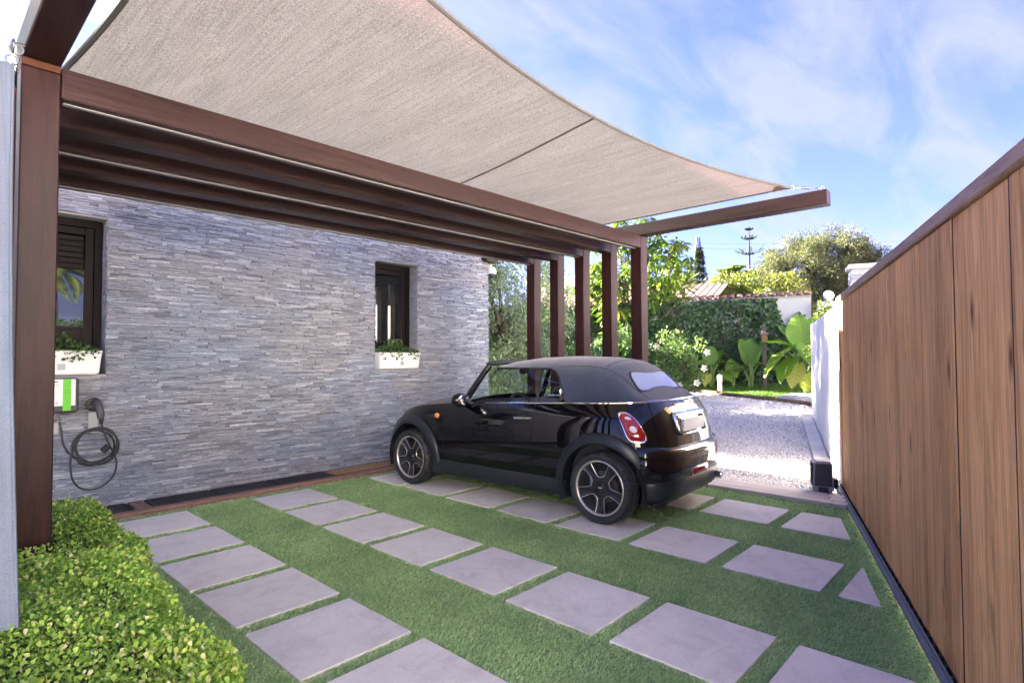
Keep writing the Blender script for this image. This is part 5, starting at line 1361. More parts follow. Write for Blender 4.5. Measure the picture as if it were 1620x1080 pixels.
# ================================================================== HEDGE
hg = thing('box_hedge', 'clipped bright green hedge with small rounded leaves in the near left corner', 'hedge', (.0, 2.4, 0))
def hedge_top(x, y):
    return .565 + .035 * np.sin(3.1 * x + 1.3 * y) + .028 * np.sin(5.3 * y - 2.2 * x + 1) + .02 * np.sin(11 * x + 7 * y)
def hedge_right(y, z):
    return .60 + .115 * np.clip(y - 1.3, 0, 1.1) + .055 * np.clip(y - 2.4, 0, 2) + .03 * np.sin(4.3 * y) + .02 * np.sin(9 * y + 8 * z)
def make_hedge():
    n = 165000; r2 = np.random.default_rng(11)
    kind = r2.random(n); y = r2.uniform(.55, 4.08, n); x = r2.uniform(-.75, 1, n)
    depth = r2.random(n) ** 1.6 * .13
    topz = hedge_top(x, y); rx = hedge_right(y, .5)
    side = kind < .30
    z = np.where(side, r2.uniform(.03, .55, n), topz - depth)
    x = np.where(side, hedge_right(y, z) - depth, np.minimum(x, 99))
    far = kind > .93; y = np.where(far, 4.05 - depth, y); z = np.where(far, r2.uniform(.03, .55, n), z)
    # rounded shoulder
    ov = np.maximum(0, x - (rx - .10)) / .10; z = np.where(side, z, z - .075 * ov ** 2)
    x = np.where(side, x - .06 * np.clip((z - .42) / .15, 0, 1) ** 2, x)
    P = np.stack([x, y, z], 1)
    keep = (side | (x < rx + .01)) & ~((x > .30) & (x < .52) & (y > 3.45) & (y < 3.70))
    px, py, dz = cam_px(P); keep &= (dz > .5) & (px > -420) & (px < 700) & (py < 1350)
    # the curtain hangs over the left part of the hedge
    P = P[keep]; side = side[keep]; depth = depth[keep]; n = len(P)
    # tufts: shoots that stand proud, leaf pairs round a common tip
    up = np.where(side[:, None], np.array([.8, -.1, .45]), np.array([.12, -.12, 1.])); N = unit(up + r2.normal(size=(n, 3)) * .55)
    tuft = .5 + .5 * np.sin(P[:, 0] * 31 + 3 * np.sin(P[:, 1] * 17)) * np.sin(P[:, 1] * 29 + 2 * np.sin(P[:, 0] * 13))
    P = P + up * (tuft * .028 * r2.random(n))[:, None]
    A = unit(np.cross(N, r2.normal(size=(n, 3))) + up * r2.uniform(.1, .9, (n, 1)))
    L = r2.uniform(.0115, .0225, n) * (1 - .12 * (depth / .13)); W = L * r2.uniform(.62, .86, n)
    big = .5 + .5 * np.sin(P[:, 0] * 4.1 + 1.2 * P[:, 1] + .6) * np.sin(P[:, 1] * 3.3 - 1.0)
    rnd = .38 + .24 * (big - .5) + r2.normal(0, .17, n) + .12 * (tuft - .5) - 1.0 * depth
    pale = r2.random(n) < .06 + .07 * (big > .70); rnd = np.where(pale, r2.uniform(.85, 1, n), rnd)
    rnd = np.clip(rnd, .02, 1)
    px, py, dz = cam_px(P); order = np.argsort(dz + 20 * (depth > .03) + 50 * ((px < 10) | (px > 1600) | (py > 1070)))
    near = order[:300]; rest = np.ones(n, bool); rest[near] = False
    base = np.array([.0, 2.4, 0])
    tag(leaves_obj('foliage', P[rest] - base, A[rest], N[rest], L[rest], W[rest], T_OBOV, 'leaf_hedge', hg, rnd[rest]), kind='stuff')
    for k in near:
        V, F, r_ = leaf_arrays(P[k:k + 1] * 0, A[k:k + 1], N[k:k + 1], L[k:k + 1], W[k:k + 1], T_OBOV, rnd[k:k + 1])
        o = tri_mesh('leaf', V, F, r_, M['leaf_hedge'], hg); o.location = P[k] - base
    # dead flower heads and twigs
    mb = MB()
    for k in range(420):
        i = r2.integers(n); p = P[i] - base
        if depth[i] > .05: continue
        q = p + np.array([r2.normal(0, .012), r2.normal(0, .012), .012]); mb.tube([p - np.array([0, 0, .06]), p, q], [.0016, .0014, .001], 4)
    tag(mb.obj('twigs', plain('hedge twig', (.34, .25, .14), .8, .3, 40), hg, fix=False), kind='stuff')
    # inner mass of old leaves and branches
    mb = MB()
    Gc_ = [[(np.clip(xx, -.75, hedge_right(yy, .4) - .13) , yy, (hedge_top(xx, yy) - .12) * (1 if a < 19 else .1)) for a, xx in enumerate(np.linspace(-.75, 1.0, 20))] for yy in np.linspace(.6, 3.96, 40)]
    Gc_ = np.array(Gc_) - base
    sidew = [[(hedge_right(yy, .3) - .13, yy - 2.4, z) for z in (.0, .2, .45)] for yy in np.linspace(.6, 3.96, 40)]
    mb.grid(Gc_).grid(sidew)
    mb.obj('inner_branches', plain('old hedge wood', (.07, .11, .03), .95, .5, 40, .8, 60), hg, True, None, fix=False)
make_hedge()

# ================================================================== GARDEN beyond the gravel
def Z(x): return float(ground_h(x))
# lawn patch with short grass
lawn_poly = [(12.90, 6.9), (14.6, 7.6), (15.2, 4.0), (14.9, 3.2), (11.75, 3.05), (12.05, 3.80), (12.53, 5.15), (12.89, 6.04)]
sheet_on_ground('garden_lawn', lawn_poly, 'lawn', -.01, .25)
def garden_grass():
    n = 60000; x = rng.uniform(11.7, 15.2, n); y = rng.uniform(3.0, 7.6, n); k = inside(lawn_poly, x, y) & (x < 14.2); x, y = x[k], y[k]; n = len(x)
    P = np.stack([x, y, ground_h(x) - .015], 1); A = unit(np.stack([rng.normal(0, .4, n), rng.normal(0, .4, n), np.ones(n)], 1))
    o = leaves_obj('grass', P, A, rdir(n), rng.uniform(.03, .055, n), .009, (np.array([(0, .5, 0), (0, -.5, 0), (1, 0, 0)]), np.array([(0, 1, 2)])), 'lawn_blade', None, rng.random(n)); tag(o, kind='stuff')
M['lawn_blade'] = leafmat('lawn grass', [(0, (.05, .13, .02)), (.5, (.095, .21, .032)), (1, (.18, .30, .06))], .25, .5)
garden_grass()
le = tag(MB().tube([(p[0], p[1], Z(p[0]) + .0) for p in ((11.72, 3.02), (12.03, 3.80), (12.5, 5.16), (12.86, 6.04), (12.88, 6.95))], .045, 6).obj('lawn_edging', plain('edging board', (.16, .10, .06), .8, .3, 8), smooth=True), kind='structure')
bed = sheet_on_ground('planting_bed', [(13.55, 7.6), (14.6, 8.0), (15.4, 3.2), (14.2, 3.2), (14.0, 4.6), (13.75, 6.2)], 'soil', .012, .25)
pb = sheet_on_ground('pebble_bed', [(11.78, 3.06), (12.15, 3.9), (12.75, 3.75), (12.8, 3.1)], 'concrete', .02, .25)
n = 1400; x = rng.uniform(11.8, 12.8, n); y = rng.uniform(3.06, 3.9, n); k = inside([(11.78, 3.06), (12.15, 3.9), (12.75, 3.75), (12.8, 3.1)], x, y); x, y = x[k], y[k]; mb = MB()
for a, b in zip(x, y): mb.ball((a, b, Z(a) + .03), rng.uniform(.02, .035), rng.uniform(.02, .035), .018, 6, 4)
tag(mb.obj('pebbles', plain('grey pebble', (.40, .41, .43), .7, .3, 10), smooth=True), kind='stuff')

# ivy wall: perpendicular to the gate line
WA, WB = np.array([13.84, 7.12]), np.array([14.79, 3.90]); wd = (WB - WA) / np.linalg.norm(WB - WA); wnrm = np.array([-wd[1], wd[0]]); wnrm *= -np.sign(wnrm[0])
W0 = WA - wd * 7.5; WL = np.linalg.norm(WB - W0); wr = math.atan2(wd[1], wd[0])
iw = thing('garden_wall', 'garden wall overgrown with dark ivy under a clay tile coping', 'wall', (W0[0], W0[1], .8), wr)
sgn_ = 1 if (np.array([-wd[1], wd[0]]) @ wnrm) > 0 else -1     # local +y*sgn_ faces the yard
HW = 2.06
def yb_(a, b): return (min(a, b), max(a, b))
MB().box(0, WL, *yb_(0, -.22 * sgn_), -.6, HW).obj('wall_body', plain('pale blue render', (.42, .45, .50), .85, .2, 2, .3, 20), iw)
mb = MB()
ct_ = []
for k in range(int(WL / .19)):
    x = .05 + k * .19
    if x > WL - .1: break
    o = MB(); prof_ = [(.075 * math.cos(a), .05 * math.sin(a)) for a in np.linspace(0, math.pi, 7)]
    Gt_ = [[(x + .09 + px_ * kk, yy * sgn_, HW + .02 + pz_ + dz_) for px_, pz_ in prof_] for yy, dz_, kk in ((.13, 0, 1.05), (.12, .002, 1.05), (-.10, .10, .95), (-.34, .0, .95))]
    o.grid(Gt_); o.obj('coping_tile', 'terracotta' if k % 3 else 'terra_pale', iw, True, 50, fix=False)
MB().box(0, WL, *yb_(.06 * sgn_, -.30 * sgn_), HW, HW + .045).obj('coping_bed', 'grey_render', iw)
n = 23000; lx = rng.uniform(0, WL, n); lz = rng.uniform(-.05, HW + .03, n)
bare = (lx > WL - .75) & (lz > HW - .25 - .75 * (lx - (WL - .75)) + .30 * np.sin(lx * 9)) | (lx > WL - .18) & (lz > .8)
dens = .5 + .5 * np.sin(lx * 2.3 + lz * 1.7) * np.sin(lz * 3.1 - lx)
k = ~bare & (rng.random(n) < .55 + .45 * dens); lx, lz = lx[k], lz[k]; n = len(lx)
bul = .10 + .12 * (np.sin(lx * 3.1 + 1.2 * np.sin(lz * 4)) * np.sin(lz * 3.7 + lx) * .5 + .5)
P = np.stack([lx, sgn_ * bul * rng.random(n) ** .5, lz], 1); N = unit(np.array([0, sgn_ * 1., .5]) + rng.normal(size=(n, 3)) * .5); A = unit(np.array([0, .3 * sgn_, -.8]) + rng.normal(size=(n, 3)) * .6)
rr = .38 + .30 * (dens[k] - .5) + rng.normal(0, .2, n)
leaves_obj('ivy', P, A, N, rng.uniform(.06, .12, n), rng.uniform(.05, .095, n), T_IVY, 'leaf_dark', iw, rr)
mb = MB()
for k in range(60):
    x = rng.uniform(0, WL - .8); z = rng.uniform(.2, .8); mb.tube([(x, .15 * sgn_, z), (x + rng.normal(0, .06), .17 * sgn_, z + .4), (x + rng.normal(0, .12), .19 * sgn_, z + rng.uniform(.7, 1.2))], .006, 5)
mb.obj('ivy_stems', 'bark', iw)
# pier with globe lamp at the wall's end, wall beyond it
pend = WB + wd * .42
pr_ = thing('wall_pier', 'white wall pier with sloping clay top at the ivy wall end', 'pier', (pend[0], pend[1], .7), wr)
MB().box(-.30, .30, -.2, .2, -.5, 2.02, .01).obj('pier_body', plain('pier render', (.50, .53, .58), .85, .15, 3), pr_)
MB().box(.30, 2.2, -.12, .12, -.5, 1.75, .01).obj('low_wall', 'white', pr_)
for k in range(3): MB().box(.28 + .1 * k, .40 + .1 * k, -.2, .2, 1.80 - .10 * k, 1.9 - .10 * k, .02).obj('tile', 'terracotta', pr_)
gl = thing('globe_lamp', 'round white globe lamp on the end pier of the ivy wall', 'lamp', (pend[0] - .02, pend[1] + .05, .7 + 2.02))
MB().lathe([(.0, .0), (.05, .0), (.05, .03), (.03, .05)], 16).obj('base', 'grey_box', gl, True, 40)
MB().ball((0, 0, .15), .118, n=28, m=18).obj('globe', 'globe', gl, True, None)
# lantern post
lt_ = thing('lantern_post', 'weathered wooden post with small copper lantern before the ivy', 'lantern', (13.75, 4.66, Z(13.75)), .4)
MB().box(-.05, .05, -.045, .045, -.1, 1.40, .008).obj('post', plain('grey old wood', (.13, .11, .105), .85, .3, 12, .5, 40), lt_)
MB().add([(-.06, -.055, 1.40), (.06, -.055, 1.40), (.06, .055, 1.40), (-.06, .055, 1.40), (0, 0, 1.52)], [(0, 1, 4), (1, 2, 4), (2, 3, 4), (3, 0, 4), (3, 2, 1, 0)]).obj('post_cap', 'bark', lt_)
MB().box(-.19, -.06, -.06, .06, 1.05, 1.22, .01).obj('lantern_body', plain('copper', (.30, .15, .07), .5, .2, 10, 0, 0, .4), lt_)
MB().add([(-.23, -.10, 1.22), (-.04, -.10, 1.22), (-.04, .10, 1.22), (-.23, .10, 1.22), (-.125, 0, 1.33)], [(0, 1, 4), (1, 2, 4), (2, 3, 4), (3, 0, 4), (3, 2, 1, 0)]).obj('lantern_roof', plain('copper roof', (.36, .24, .17), .55, .2, 10), lt_)
gb = thing('garden_light', 'slim white bollard light at the lawn edge', 'garden light', (12.58, 5.24, Z(12.58) - .02))
MB().lathe([(.0, .0), (.045, .0), (.045, .30), (.05, .305)], 16).obj('stem', 'white_plastic', gb, True, 40)
MB().lathe([(.05, .305), (.056, .31), (.056, .43), (.0, .45)], 16).obj('head', 'white_plastic', gb, True, 40)

# elephant ear plants: each leaf and stalk its own piece
def big_leaf_mesh(L, W, droop, cup, seedx):
    r2 = random.Random(seedx); nx, ny = 11, 9; Gl = []
    for i in range(nx):
        t = i / (nx - 1); x = -.16 + 1.16 * t
        w = W * (math.sin(math.pi * min(1, max(0, (t + .06) / 1.08))) ** .62) * (1.15 - .62 * t); row = []
        for j in range(ny):
            v = (j / (ny - 1) - .5) * 2
            zz_ = -droop * L * max(x, 0) ** 2 + cup * abs(v) ** 1.5 * w + .018 * math.sin(13 * t + 3 * abs(v)) * abs(v) + .012 * math.sin(8 * math.pi * t) * (1 - abs(v))
            xx = x * L - (.17 * L * abs(v) ** 1.3 if t < .25 else 0) * (1 - t * 4)
            row.append((xx, v * w, zz_))
        Gl.append(row)
    return Gl
def elephant_ear(loc, label, leaves_, seedx):
    t = thing('elephant_ear_plant', label, 'plant', loc)
    r2 = random.Random(seedx)
    for (az, h, out, L, tilt, c) in leaves_:
        d = Vector((math.cos(az), math.sin(az), 0)); tip = d * out + Vector((0, 0, h))
        P = [Vector((d.x * .03, d.y * .03, -.05)), d * out * .25 + Vector((0, 0, h * .45)), d * out * .65 + Vector((0, 0, h * .85)), tip]
        MB().tube(smooth([tuple(p) for p in P], 4), list(np.linspace(.028, .011, 13)), 7).obj('stalk', 'stalk', t, True)
        L *= .9; Gl = np.array(big_leaf_mesh(L, L * .48, .22, .16, r2.random()))
        o = MB().grid(Gl, r=c).obj('leaf', 'leaf_big', t, True, None, fix=False)
        o.location = tip; o.rotation_euler = (r2.uniform(-.25, .25), tilt, az)
PI = math.pi
# az: direction the blade leans to; towards the camera is about 3.7 rad
C_AZ = 3.42
elephant_ear((13.45, 3.72, Z(13.45)), 'large elephant ear plant with broad lime leaves beside the white wall', [
    (C_AZ - 1.0, .86, .40, .86, .62, .66), (C_AZ + PI + .25, 1.08, .10, .82, -1.2, .52), (C_AZ + PI - .45, 1.10, .16, .84, -1.05, .22), (C_AZ + PI + .95, 1.00, .20, .74, -1.0, .30), (C_AZ + .25, .92, .28, .70, .55, .50), (C_AZ + 1.0, .80, .34, .60, .65, .42),
    (C_AZ - .35, .50, .44, .52, .95, .96), (C_AZ - 1.6, .98, .30, .66, -.35, .38), (C_AZ + 1.7, .62, .36, .54, .45, .6), (C_AZ + .1, .30, .36, .42, 1.1, .9), (C_AZ - .7, .62, .42, .60, .8, .45)], 1)
elephant_ear((13.75, 4.98, Z(13.75)), 'elephant ear plant with two upright rounded leaves left of the lantern post', [
    (C_AZ + PI + .5, .66, .10, .66, -1.15, .50), (C_AZ + PI - .6, .62, .12, .62, -1.1, .45), (C_AZ + PI, .70, .08, .58, -1.25, .3), (C_AZ - 1.3, .46, .24, .40, .2, .5), (C_AZ + 1.2, .55, .22, .46, .1, .35)], 2)
elephant_ear((13.80, 5.42, Z(13.8)), 'small elephant ear plant with one narrow folded leaf', [(C_AZ + PI + .3, .30, .05, .46, -1.2, .6), (C_AZ + 1.0, .36, .10, .34, -.3, .5), (C_AZ - .8, .22, .16, .26, .5, .55)], 3)
elephant_ear((13.55, 5.86, Z(13.55)), 'elephant ear plant behind the bollard light with spreading leaves', [
    (C_AZ - 1.1, .60, .26, .48, .45, .5), (C_AZ + PI + .2, .62, .08, .52, -1.15, .55), (C_AZ + PI - .7, .60, .12, .50, -1.0, .25), (C_AZ + 1.1, .34, .32, .42, .55, .45), (C_AZ + 1.5, .60, .20, .38, .0, .35), (C_AZ - .2, .26, .28, .32, .8, .95), (C_AZ - .6, .44, .22, .36, .5, .2)], 4)

# ---------------------------------------------------------------- shrubs and trees
def foliage(name, clumps, n, L, W, tpl, mat, parent, base, droop=.0, out=.8, rnd0=.45, rs=.18, flat=.0, seedx=1, shell=.55):
    """leaves over clumps [(x,y,z,rx,ry,rz,tone)] with gaps between them"""
    r2 = np.random.default_rng(seedx); C_ = np.array([c[:3] for c in clumps]); Rr = np.array([c[3:6] for c in clumps]); T = np.array([c[6] for c in clumps])
    wgt = (Rr[:, 0] * Rr[:, 2]) ** 1.0; idx = r2.choice(len(clumps), n, p=wgt / wgt.sum())
    d = unit(r2.normal(size=(n, 3))); rad = (shell + (1 - shell) * r2.random(n)) * (1 + .22 * np.sin(d[:, 0] * 7 + idx) * np.sin(d[:, 2] * 6 + idx * 2)) * r2.random(n) ** .18
    P = C_[idx] + d * Rr[idx] * rad[:, None] - np.array(base)
    A = unit(d * out + r2.normal(size=(n, 3)) * .7 + np.array([0, 0, -droop])); N = unit(d * .6 + r2.normal(size=(n, 3)) * .6 + np.array([0, 0, .6]))
    rnd = rnd0 + T[idx] + r2.normal(0, rs, n)
    return leaves_obj(name, P, A, N, r2.uniform(.7, 1.25, n) * L, r2.uniform(.75, 1.2, n) * W, tpl, mat, parent, rnd)
def trunk(parent, segs, mat='bark', n=8, name='trunk'):
    mb = MB()
    for P, r0, r1 in segs: 
        Q = smooth(P, 5); mb.tube(Q, list(np.linspace(r0, r1, len(Q))), n)
    return mb.obj(name, mat, parent, True)
def tree(name, label, cat, base, clumps, n, L, W, tpl, mat, th, mat_t='bark', group=None, seedx=1, limbs=6, fork=.35, **kw):
    t = thing(name, label, cat, base, 0, group); r2 = random.Random(seedx); B = Vector(base)
    tops = sorted(clumps, key=lambda c: -c[2]); hi = max(c[2] for c in clumps) - B.z; cx = np.mean([c[0] for c in clumps]) - B.x; cy_ = np.mean([c[1] for c in clumps]) - B.y
    fk = (cx * .4, cy_ * .4, hi * fork); segs = [([(0, 0, -.15), (cx * .15, cy_ * .15, hi * fork * .5), fk], th, th * .72)]
    for c in r2.sample(clumps, min(limbs, len(clumps))):
        e = (c[0] - B.x, c[1] - B.y, c[2] - B.z); m_ = tuple((fk[i] + e[i]) / 2 + r2.uniform(-.15, .15) for i in range(3)); segs.append(([fk, m_, e], th * .5, th * .1))
    trunk(t, segs, mat_t)
    foliage('crown', clumps, n, L, W, tpl, mat, t, base, seedx=seedx, **kw)
    return t
def blob(c, r, k, rad, seedx, squash=.8, tone=.12, zmin=None):
    r2 = np.random.default_rng(seedx); out = []
    for i in range(k):
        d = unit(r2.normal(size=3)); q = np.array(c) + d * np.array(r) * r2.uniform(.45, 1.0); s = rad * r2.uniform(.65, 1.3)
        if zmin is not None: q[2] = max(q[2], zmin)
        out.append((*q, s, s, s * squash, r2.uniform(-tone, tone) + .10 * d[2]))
    return out
# grey green weeping tree behind the posts, close to the house corner
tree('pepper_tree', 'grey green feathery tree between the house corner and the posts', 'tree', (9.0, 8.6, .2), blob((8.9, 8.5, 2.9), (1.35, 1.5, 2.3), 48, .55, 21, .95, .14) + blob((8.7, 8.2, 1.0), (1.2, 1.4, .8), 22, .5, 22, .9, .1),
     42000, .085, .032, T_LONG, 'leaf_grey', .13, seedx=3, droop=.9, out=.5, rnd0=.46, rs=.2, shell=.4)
tree('pepper_tree', 'tall grey green tree added behind the feathery one to shade the gravel', 'tree', (9.2, 13.0, .4), blob((8.9, 12.8, 4.6), (2.3, 1.7, 2.6), 70, .75, 25, .9, .14) + blob((8.6, 12.5, 2.0), (2.2, 1.2, 1.2), 24, .7, 26, .9, .1),  # mostly hidden; added to keep low sun off the gravel and white wall
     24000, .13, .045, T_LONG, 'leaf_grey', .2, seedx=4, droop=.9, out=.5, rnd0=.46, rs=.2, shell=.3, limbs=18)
tree('leafy_shrub', 'dark leafy shrub at the foot of the grey green tree', 'shrub', (10.4, 7.9, .36), blob((10.4, 7.8, 1.05), (.95, 1.0, .65), 18, .42, 31, .9), 5200, .085, .045, T_IVY, 'leaf_dark', .05, seedx=5, rnd0=.45)
tree('leafy_shrub', 'mid green shrub with broad leaves seen between the two nearest far posts', 'shrub', (11.6, 7.35, .5), blob((11.6, 7.3, 1.35), (.7, .8, .7), 18, .36, 33, .95), 5200, .12, .05, T_LONG, 'leaf_shrub', .05, seedx=6, rnd0=.40, droop=.4)
# broad leaved tree with drooping whorls, glowing against the sun
def broad_tree():
    base = (13.7, 8.3, .8); r2 = np.random.default_rng(8)
    t = thing('broad_leaf_tree', 'tall broad leaved tree with drooping glossy leaf whorls behind the nearest far post', 'tree', base)
    C_ = []
    for i in range(210):
        d = unit(r2.normal(size=3)); q = np.array([13.4, 8.05, 3.7]) + d * np.array([1.35, 1.75, 1.75]) * r2.uniform(.3, 1.0) ** .6
        if q[2] < 1.9: q[2] = r2.uniform(1.9, 3)
        C_.append(q)
    C_ = np.array(C_); k = 15; n = len(C_) * k
    az = r2.uniform(0, 2 * np.pi, n); el = r2.uniform(-.9, .45, n); d = np.stack([np.cos(az) * np.cos(el), np.sin(az) * np.cos(el), np.sin(el)], 1)
    P = np.repeat(C_, k, 0) + d * .03 - np.array(base)
    rnd = .42 + r2.normal(0, .2, n) + np.repeat(r2.normal(0, .12, len(C_)), k)
    leaves_obj('crown', P, d, unit(np.array([0, 0, 1.]) + r2.normal(size=(n, 3)) * .3), r2.uniform(.20, .36, n), r2.uniform(.065, .10, n), T_LONG, 'leaf_bright', t, rnd)
    segs = [([(0, 0, -.2), (-.05, -.05, .9), (-.1, -.1, 1.7)], .13, .09)]
    for q in C_[::4]:
        e = q - np.array(base); segs.append(([(-.1, -.1, 1.6), tuple(e * .55 + np.array([0, 0, .4])), tuple(e)], .045, .01))
    trunk(t, segs, 'bark')
broad_tree()
# flowering shrub right of the posts
hib = tree('flowering_shrub', 'loose shrub with big white blossoms on the lawn edge behind the car', 'shrub', (11.9, 5.95, Z(11.9)), blob((11.85, 5.95, 1.25), (.45, .50, .55), 24, .22, 41, .9, .15) + blob((11.8, 5.9, .95), (.55, .6, .3), 10, .22, 42) + [(11.55, 5.75, 1.85, .16, .16, .2, .15), (12.05, 5.45, 1.7, .15, .15, .2, .2), (11.7, 6.15, 1.9, .18, .18, .2, .1)],
     4600, .075, .032, T_QUAD, 'leaf_shrub', .035, seedx=9, rnd0=.62, rs=.2, limbs=14, fork=.25)
for k, (x, y, z) in enumerate(((11.98, 5.28, 1.52), (12.0, 5.36, 1.17), (11.72, 5.40, .86), (11.55, 5.72, .80), (11.60, 6.3, 1.66), (11.6, 5.98, .95))):
    mb = MB(); c = Vector((x - 11.9, y - 5.95, z - Z(11.9)))
    for q in range(5):
        a = q * 2 * PI / 5 + k; u_ = Vector((-.73, -.68, .1)).normalized(); s_ = u_.cross(Vector((0, 0, 1))).normalized(); up_ = s_.cross(u_)
        d = s_ * math.cos(a) + up_ * math.sin(a); e = s_ * math.cos(a + .5) + up_ * math.sin(a + .5); f = s_ * math.cos(a - .5) + up_ * math.sin(a - .5)
        mb.add([c, c + f * .05 + u_ * .01, c + f * .065 + u_ * .035, c + d * .085 + u_ * .03, c + e * .065 + u_ * .035, c + e * .05 + u_ * .01], [(0, 1, 2, 3), (0, 3, 4, 5)])
    mb.obj('blossom', 'flower', hib, True, None, fix=False)
tree('lime_shrub', 'bright lime green climbing shrub at the end of the white wall', 'shrub', (12.55, 3.12, Z(12.5)), [(12.6, 3.08, z, .26, .26, .24, .1 * math.sin(5 * z)) for z in np.linspace(.85, 2.35, 14)] + blob((12.75, 3.0, 1.6), (.3, .3, .8), 12, .25, 51),
     4200, .07, .04, T_QUAD, 'leaf_lime', .03, seedx=12, rnd0=.5)
tree('lime_shrub', 'pale yellow shrub in front of the big grey olive above the ivy wall', 'shrub', (19.5, 8.2, .8), blob((19.4, 8.2, 3.3), (.9, 2.1, 1.0), 40, .45, 55, .85), 9000, .11, .055, T_QUAD, 'leaf_lime', .07, seedx=13, rnd0=.5)
tree('lime_shrub', 'low green shrub with yellow tips just left of the pale yellow one', 'shrub', (22.6, 10.6, .8), blob((22.6, 10.6, 3.3), (.7, 1.3, .9), 18, .36, 57, .85), 4200, .11, .055, T_QUAD, 'leaf_lime', .06, seedx=14, rnd0=.32)
tree('lime_shrub', 'small yellow leaved shrub below the trunk of the big olive', 'shrub', (19.2, 5.9, .8), blob((19.2, 6.1, 3.2), (.5, 1.0, .85), 16, .36, 59, .85), 3800, .11, .055, T_QUAD, 'leaf_lime', .06, seedx=15, rnd0=.62)
# big olive
tree('olive_tree', 'big spreading grey olive tree behind the ivy wall at right', 'tree', (24.4, 5.9, .8), blob((24.2, 6.3, 4.8), (1.6, 2.2, 1.5), 95, .48, 61, .8, .2) + blob((24.6, 5.0, 4.6), (1.3, 1.4, 1.4), 42, .42, 62, .8, .17) + blob((23.8, 7.6, 3.9), (1.2, 1.2, 1.2), 40, .42, 63, .8, .2),
     52000, .13, .030, T_QUAD, 'leaf_olive', .32, 'bark_dark', seedx=17, rnd0=.36, rs=.2, limbs=24, shell=.3, fork=.42)
# yuccas
def spiky(name, label, cat, base, heads, nl, L, W, mat, group=None, seedx=1, tr=.09):
    t = thing(name, label, cat, base, 0, group); r2 = np.random.default_rng(seedx)
    for (x, y, z) in heads:
        trunk(t, [([(x * .3, y * .3, -.1), (x * .7, y * .7, z * .5), (x, y, z)], tr, tr * .8)], 'bark')
        el = r2.uniform(-.35, 1.5, nl); az = r2.uniform(0, 6.28, nl); d = np.stack([np.cos(az) * np.cos(el), np.sin(az) * np.cos(el), np.sin(el)], 1)
        P = np.array([[x, y, z]]) + d * .05; leaves_obj('leaf_head', P, d, unit(np.array([0, 0, 1.]) + .1 * r2.normal(size=(nl, 3))), r2.uniform(.75, 1.1, nl) * L, W, T_LONG, mat, t, r2.random(nl))
    return t
spiky('yucca', 'spiky yucca left of the yucca pair beside the nearest far post', 'yucca', (15.5, 8.15, .8), [(0, 0, 2.55)], 90, .55, .05, 'leaf_palm', 'yuccas behind the ivy wall', 71)
spiky('yucca', 'spiky yucca right of the pair beside the nearest far post', 'yucca', (15.9, 7.72, .8), [(0, 0, 2.72)], 90, .55, .05, 'leaf_palm', 'yuccas behind the ivy wall', 72)
# palm fronds
def palm(label, base, h, nf, L, seedx, cat='palm'):
    t = thing('palm_tree', label, cat, base); r2 = np.random.default_rng(seedx)
    trunk(t, [([(0, 0, -.2), (.05, 0, h * .5), (0, 0, h)], .2, .16)], 'bark')
    for k in range(nf):
        az = 2 * PI * k / nf + r2.uniform(-.2, .2); el = r2.uniform(-.1, 1.25); mb = MB(); P = []
        for s_ in np.linspace(0, 1, 9): P.append(np.array([math.cos(az) * math.cos(el) * L * s_, math.sin(az) * math.cos(el) * L * s_, h + L * (math.sin(el) * s_ - .55 * s_ ** 2.2)]))
        P = np.array(P); m_ = 46; ss = np.linspace(.12, 1, m_); Q = np.stack([np.interp(ss, np.linspace(0, 1, 9), P[:, i]) for i in range(3)], 1); Q = np.repeat(Q, 2, 0)
        fwd = unit(np.stack([np.interp(ss, np.linspace(0, 1, 9), np.gradient(P[:, i])) for i in range(3)], 1)); fwd = np.repeat(fwd, 2, 0); sd = unit(np.cross(fwd, np.array([0, 0, 1.]))); sg = np.tile([1, -1], m_)[:, None]
        A = unit(fwd * .6 + sd * sg + np.array([0, 0, -.25])); N = unit(np.cross(A, fwd) * sg)
        ll = L * .24 * np.sin(np.pi * np.clip(np.repeat(ss, 2), .08, .97)) ** .6
        V, F, rr = leaf_arrays(Q, A, N, ll, .035, T_QUAD, np.clip(.5 + r2.normal(0, .2, len(Q)), 0, 1))
        tri_mesh('frond', V, F, rr, M['leaf_palm'], t)
    return t
palm('feather palm left of the big olive behind the ivy wall', (24.95, 9.75, .8), 4.0, 26, 1.55, 75)
# conifers and araucaria
def conifer(label, base, h, r, n, seedx):
    t = thing('conifer', label, 'conifer', base); r2 = np.random.default_rng(seedx)
    trunk(t, [([(0, 0, -.2), (0, 0, h * .5), (0, 0, h)], .16, .02)], 'bark_dark')
    z = r2.random(n) ** .8; az = r2.uniform(0, 6.28, n); lv = z + .012 * np.sin(z * 90); rr = r * (1.03 - lv) ** .9 * r2.random(n) ** .5 * (.6 + .4 * np.sin(az * 3 + lv * 40))
    P = np.stack([np.cos(az) * rr, np.sin(az) * rr, .15 * h + .85 * h * lv - rr * .25 + r2.normal(0, .06, n)], 1)
    A = unit(np.stack([np.cos(az), np.sin(az), -.3 + r2.normal(0, .3, n)], 1)); leaves_obj('crown', P, A, rdir(n), r2.uniform(.16, .34, n), .06, T_QUAD, 'leaf_conifer', t, r2.random(n))
conifer('dark pointed conifer under the pylon', (38.3, 17.3, .6), 8.6, 1.35, 5200, 81)
conifer('thin dark conifer just left of the pointed one', (39.7, 18.7, .6), 7.9, .75, 2600, 82)
conifer('low dark conifer right of the pointed one', (37.6, 15.6, .6), 5.6, 1.3, 3000, 83)
nf = thing('norfolk_pine', 'norfolk pine with tiered whorls standing against the sky', 'pine tree', (45.7, 16.5, .6)); r2 = np.random.default_rng(5)
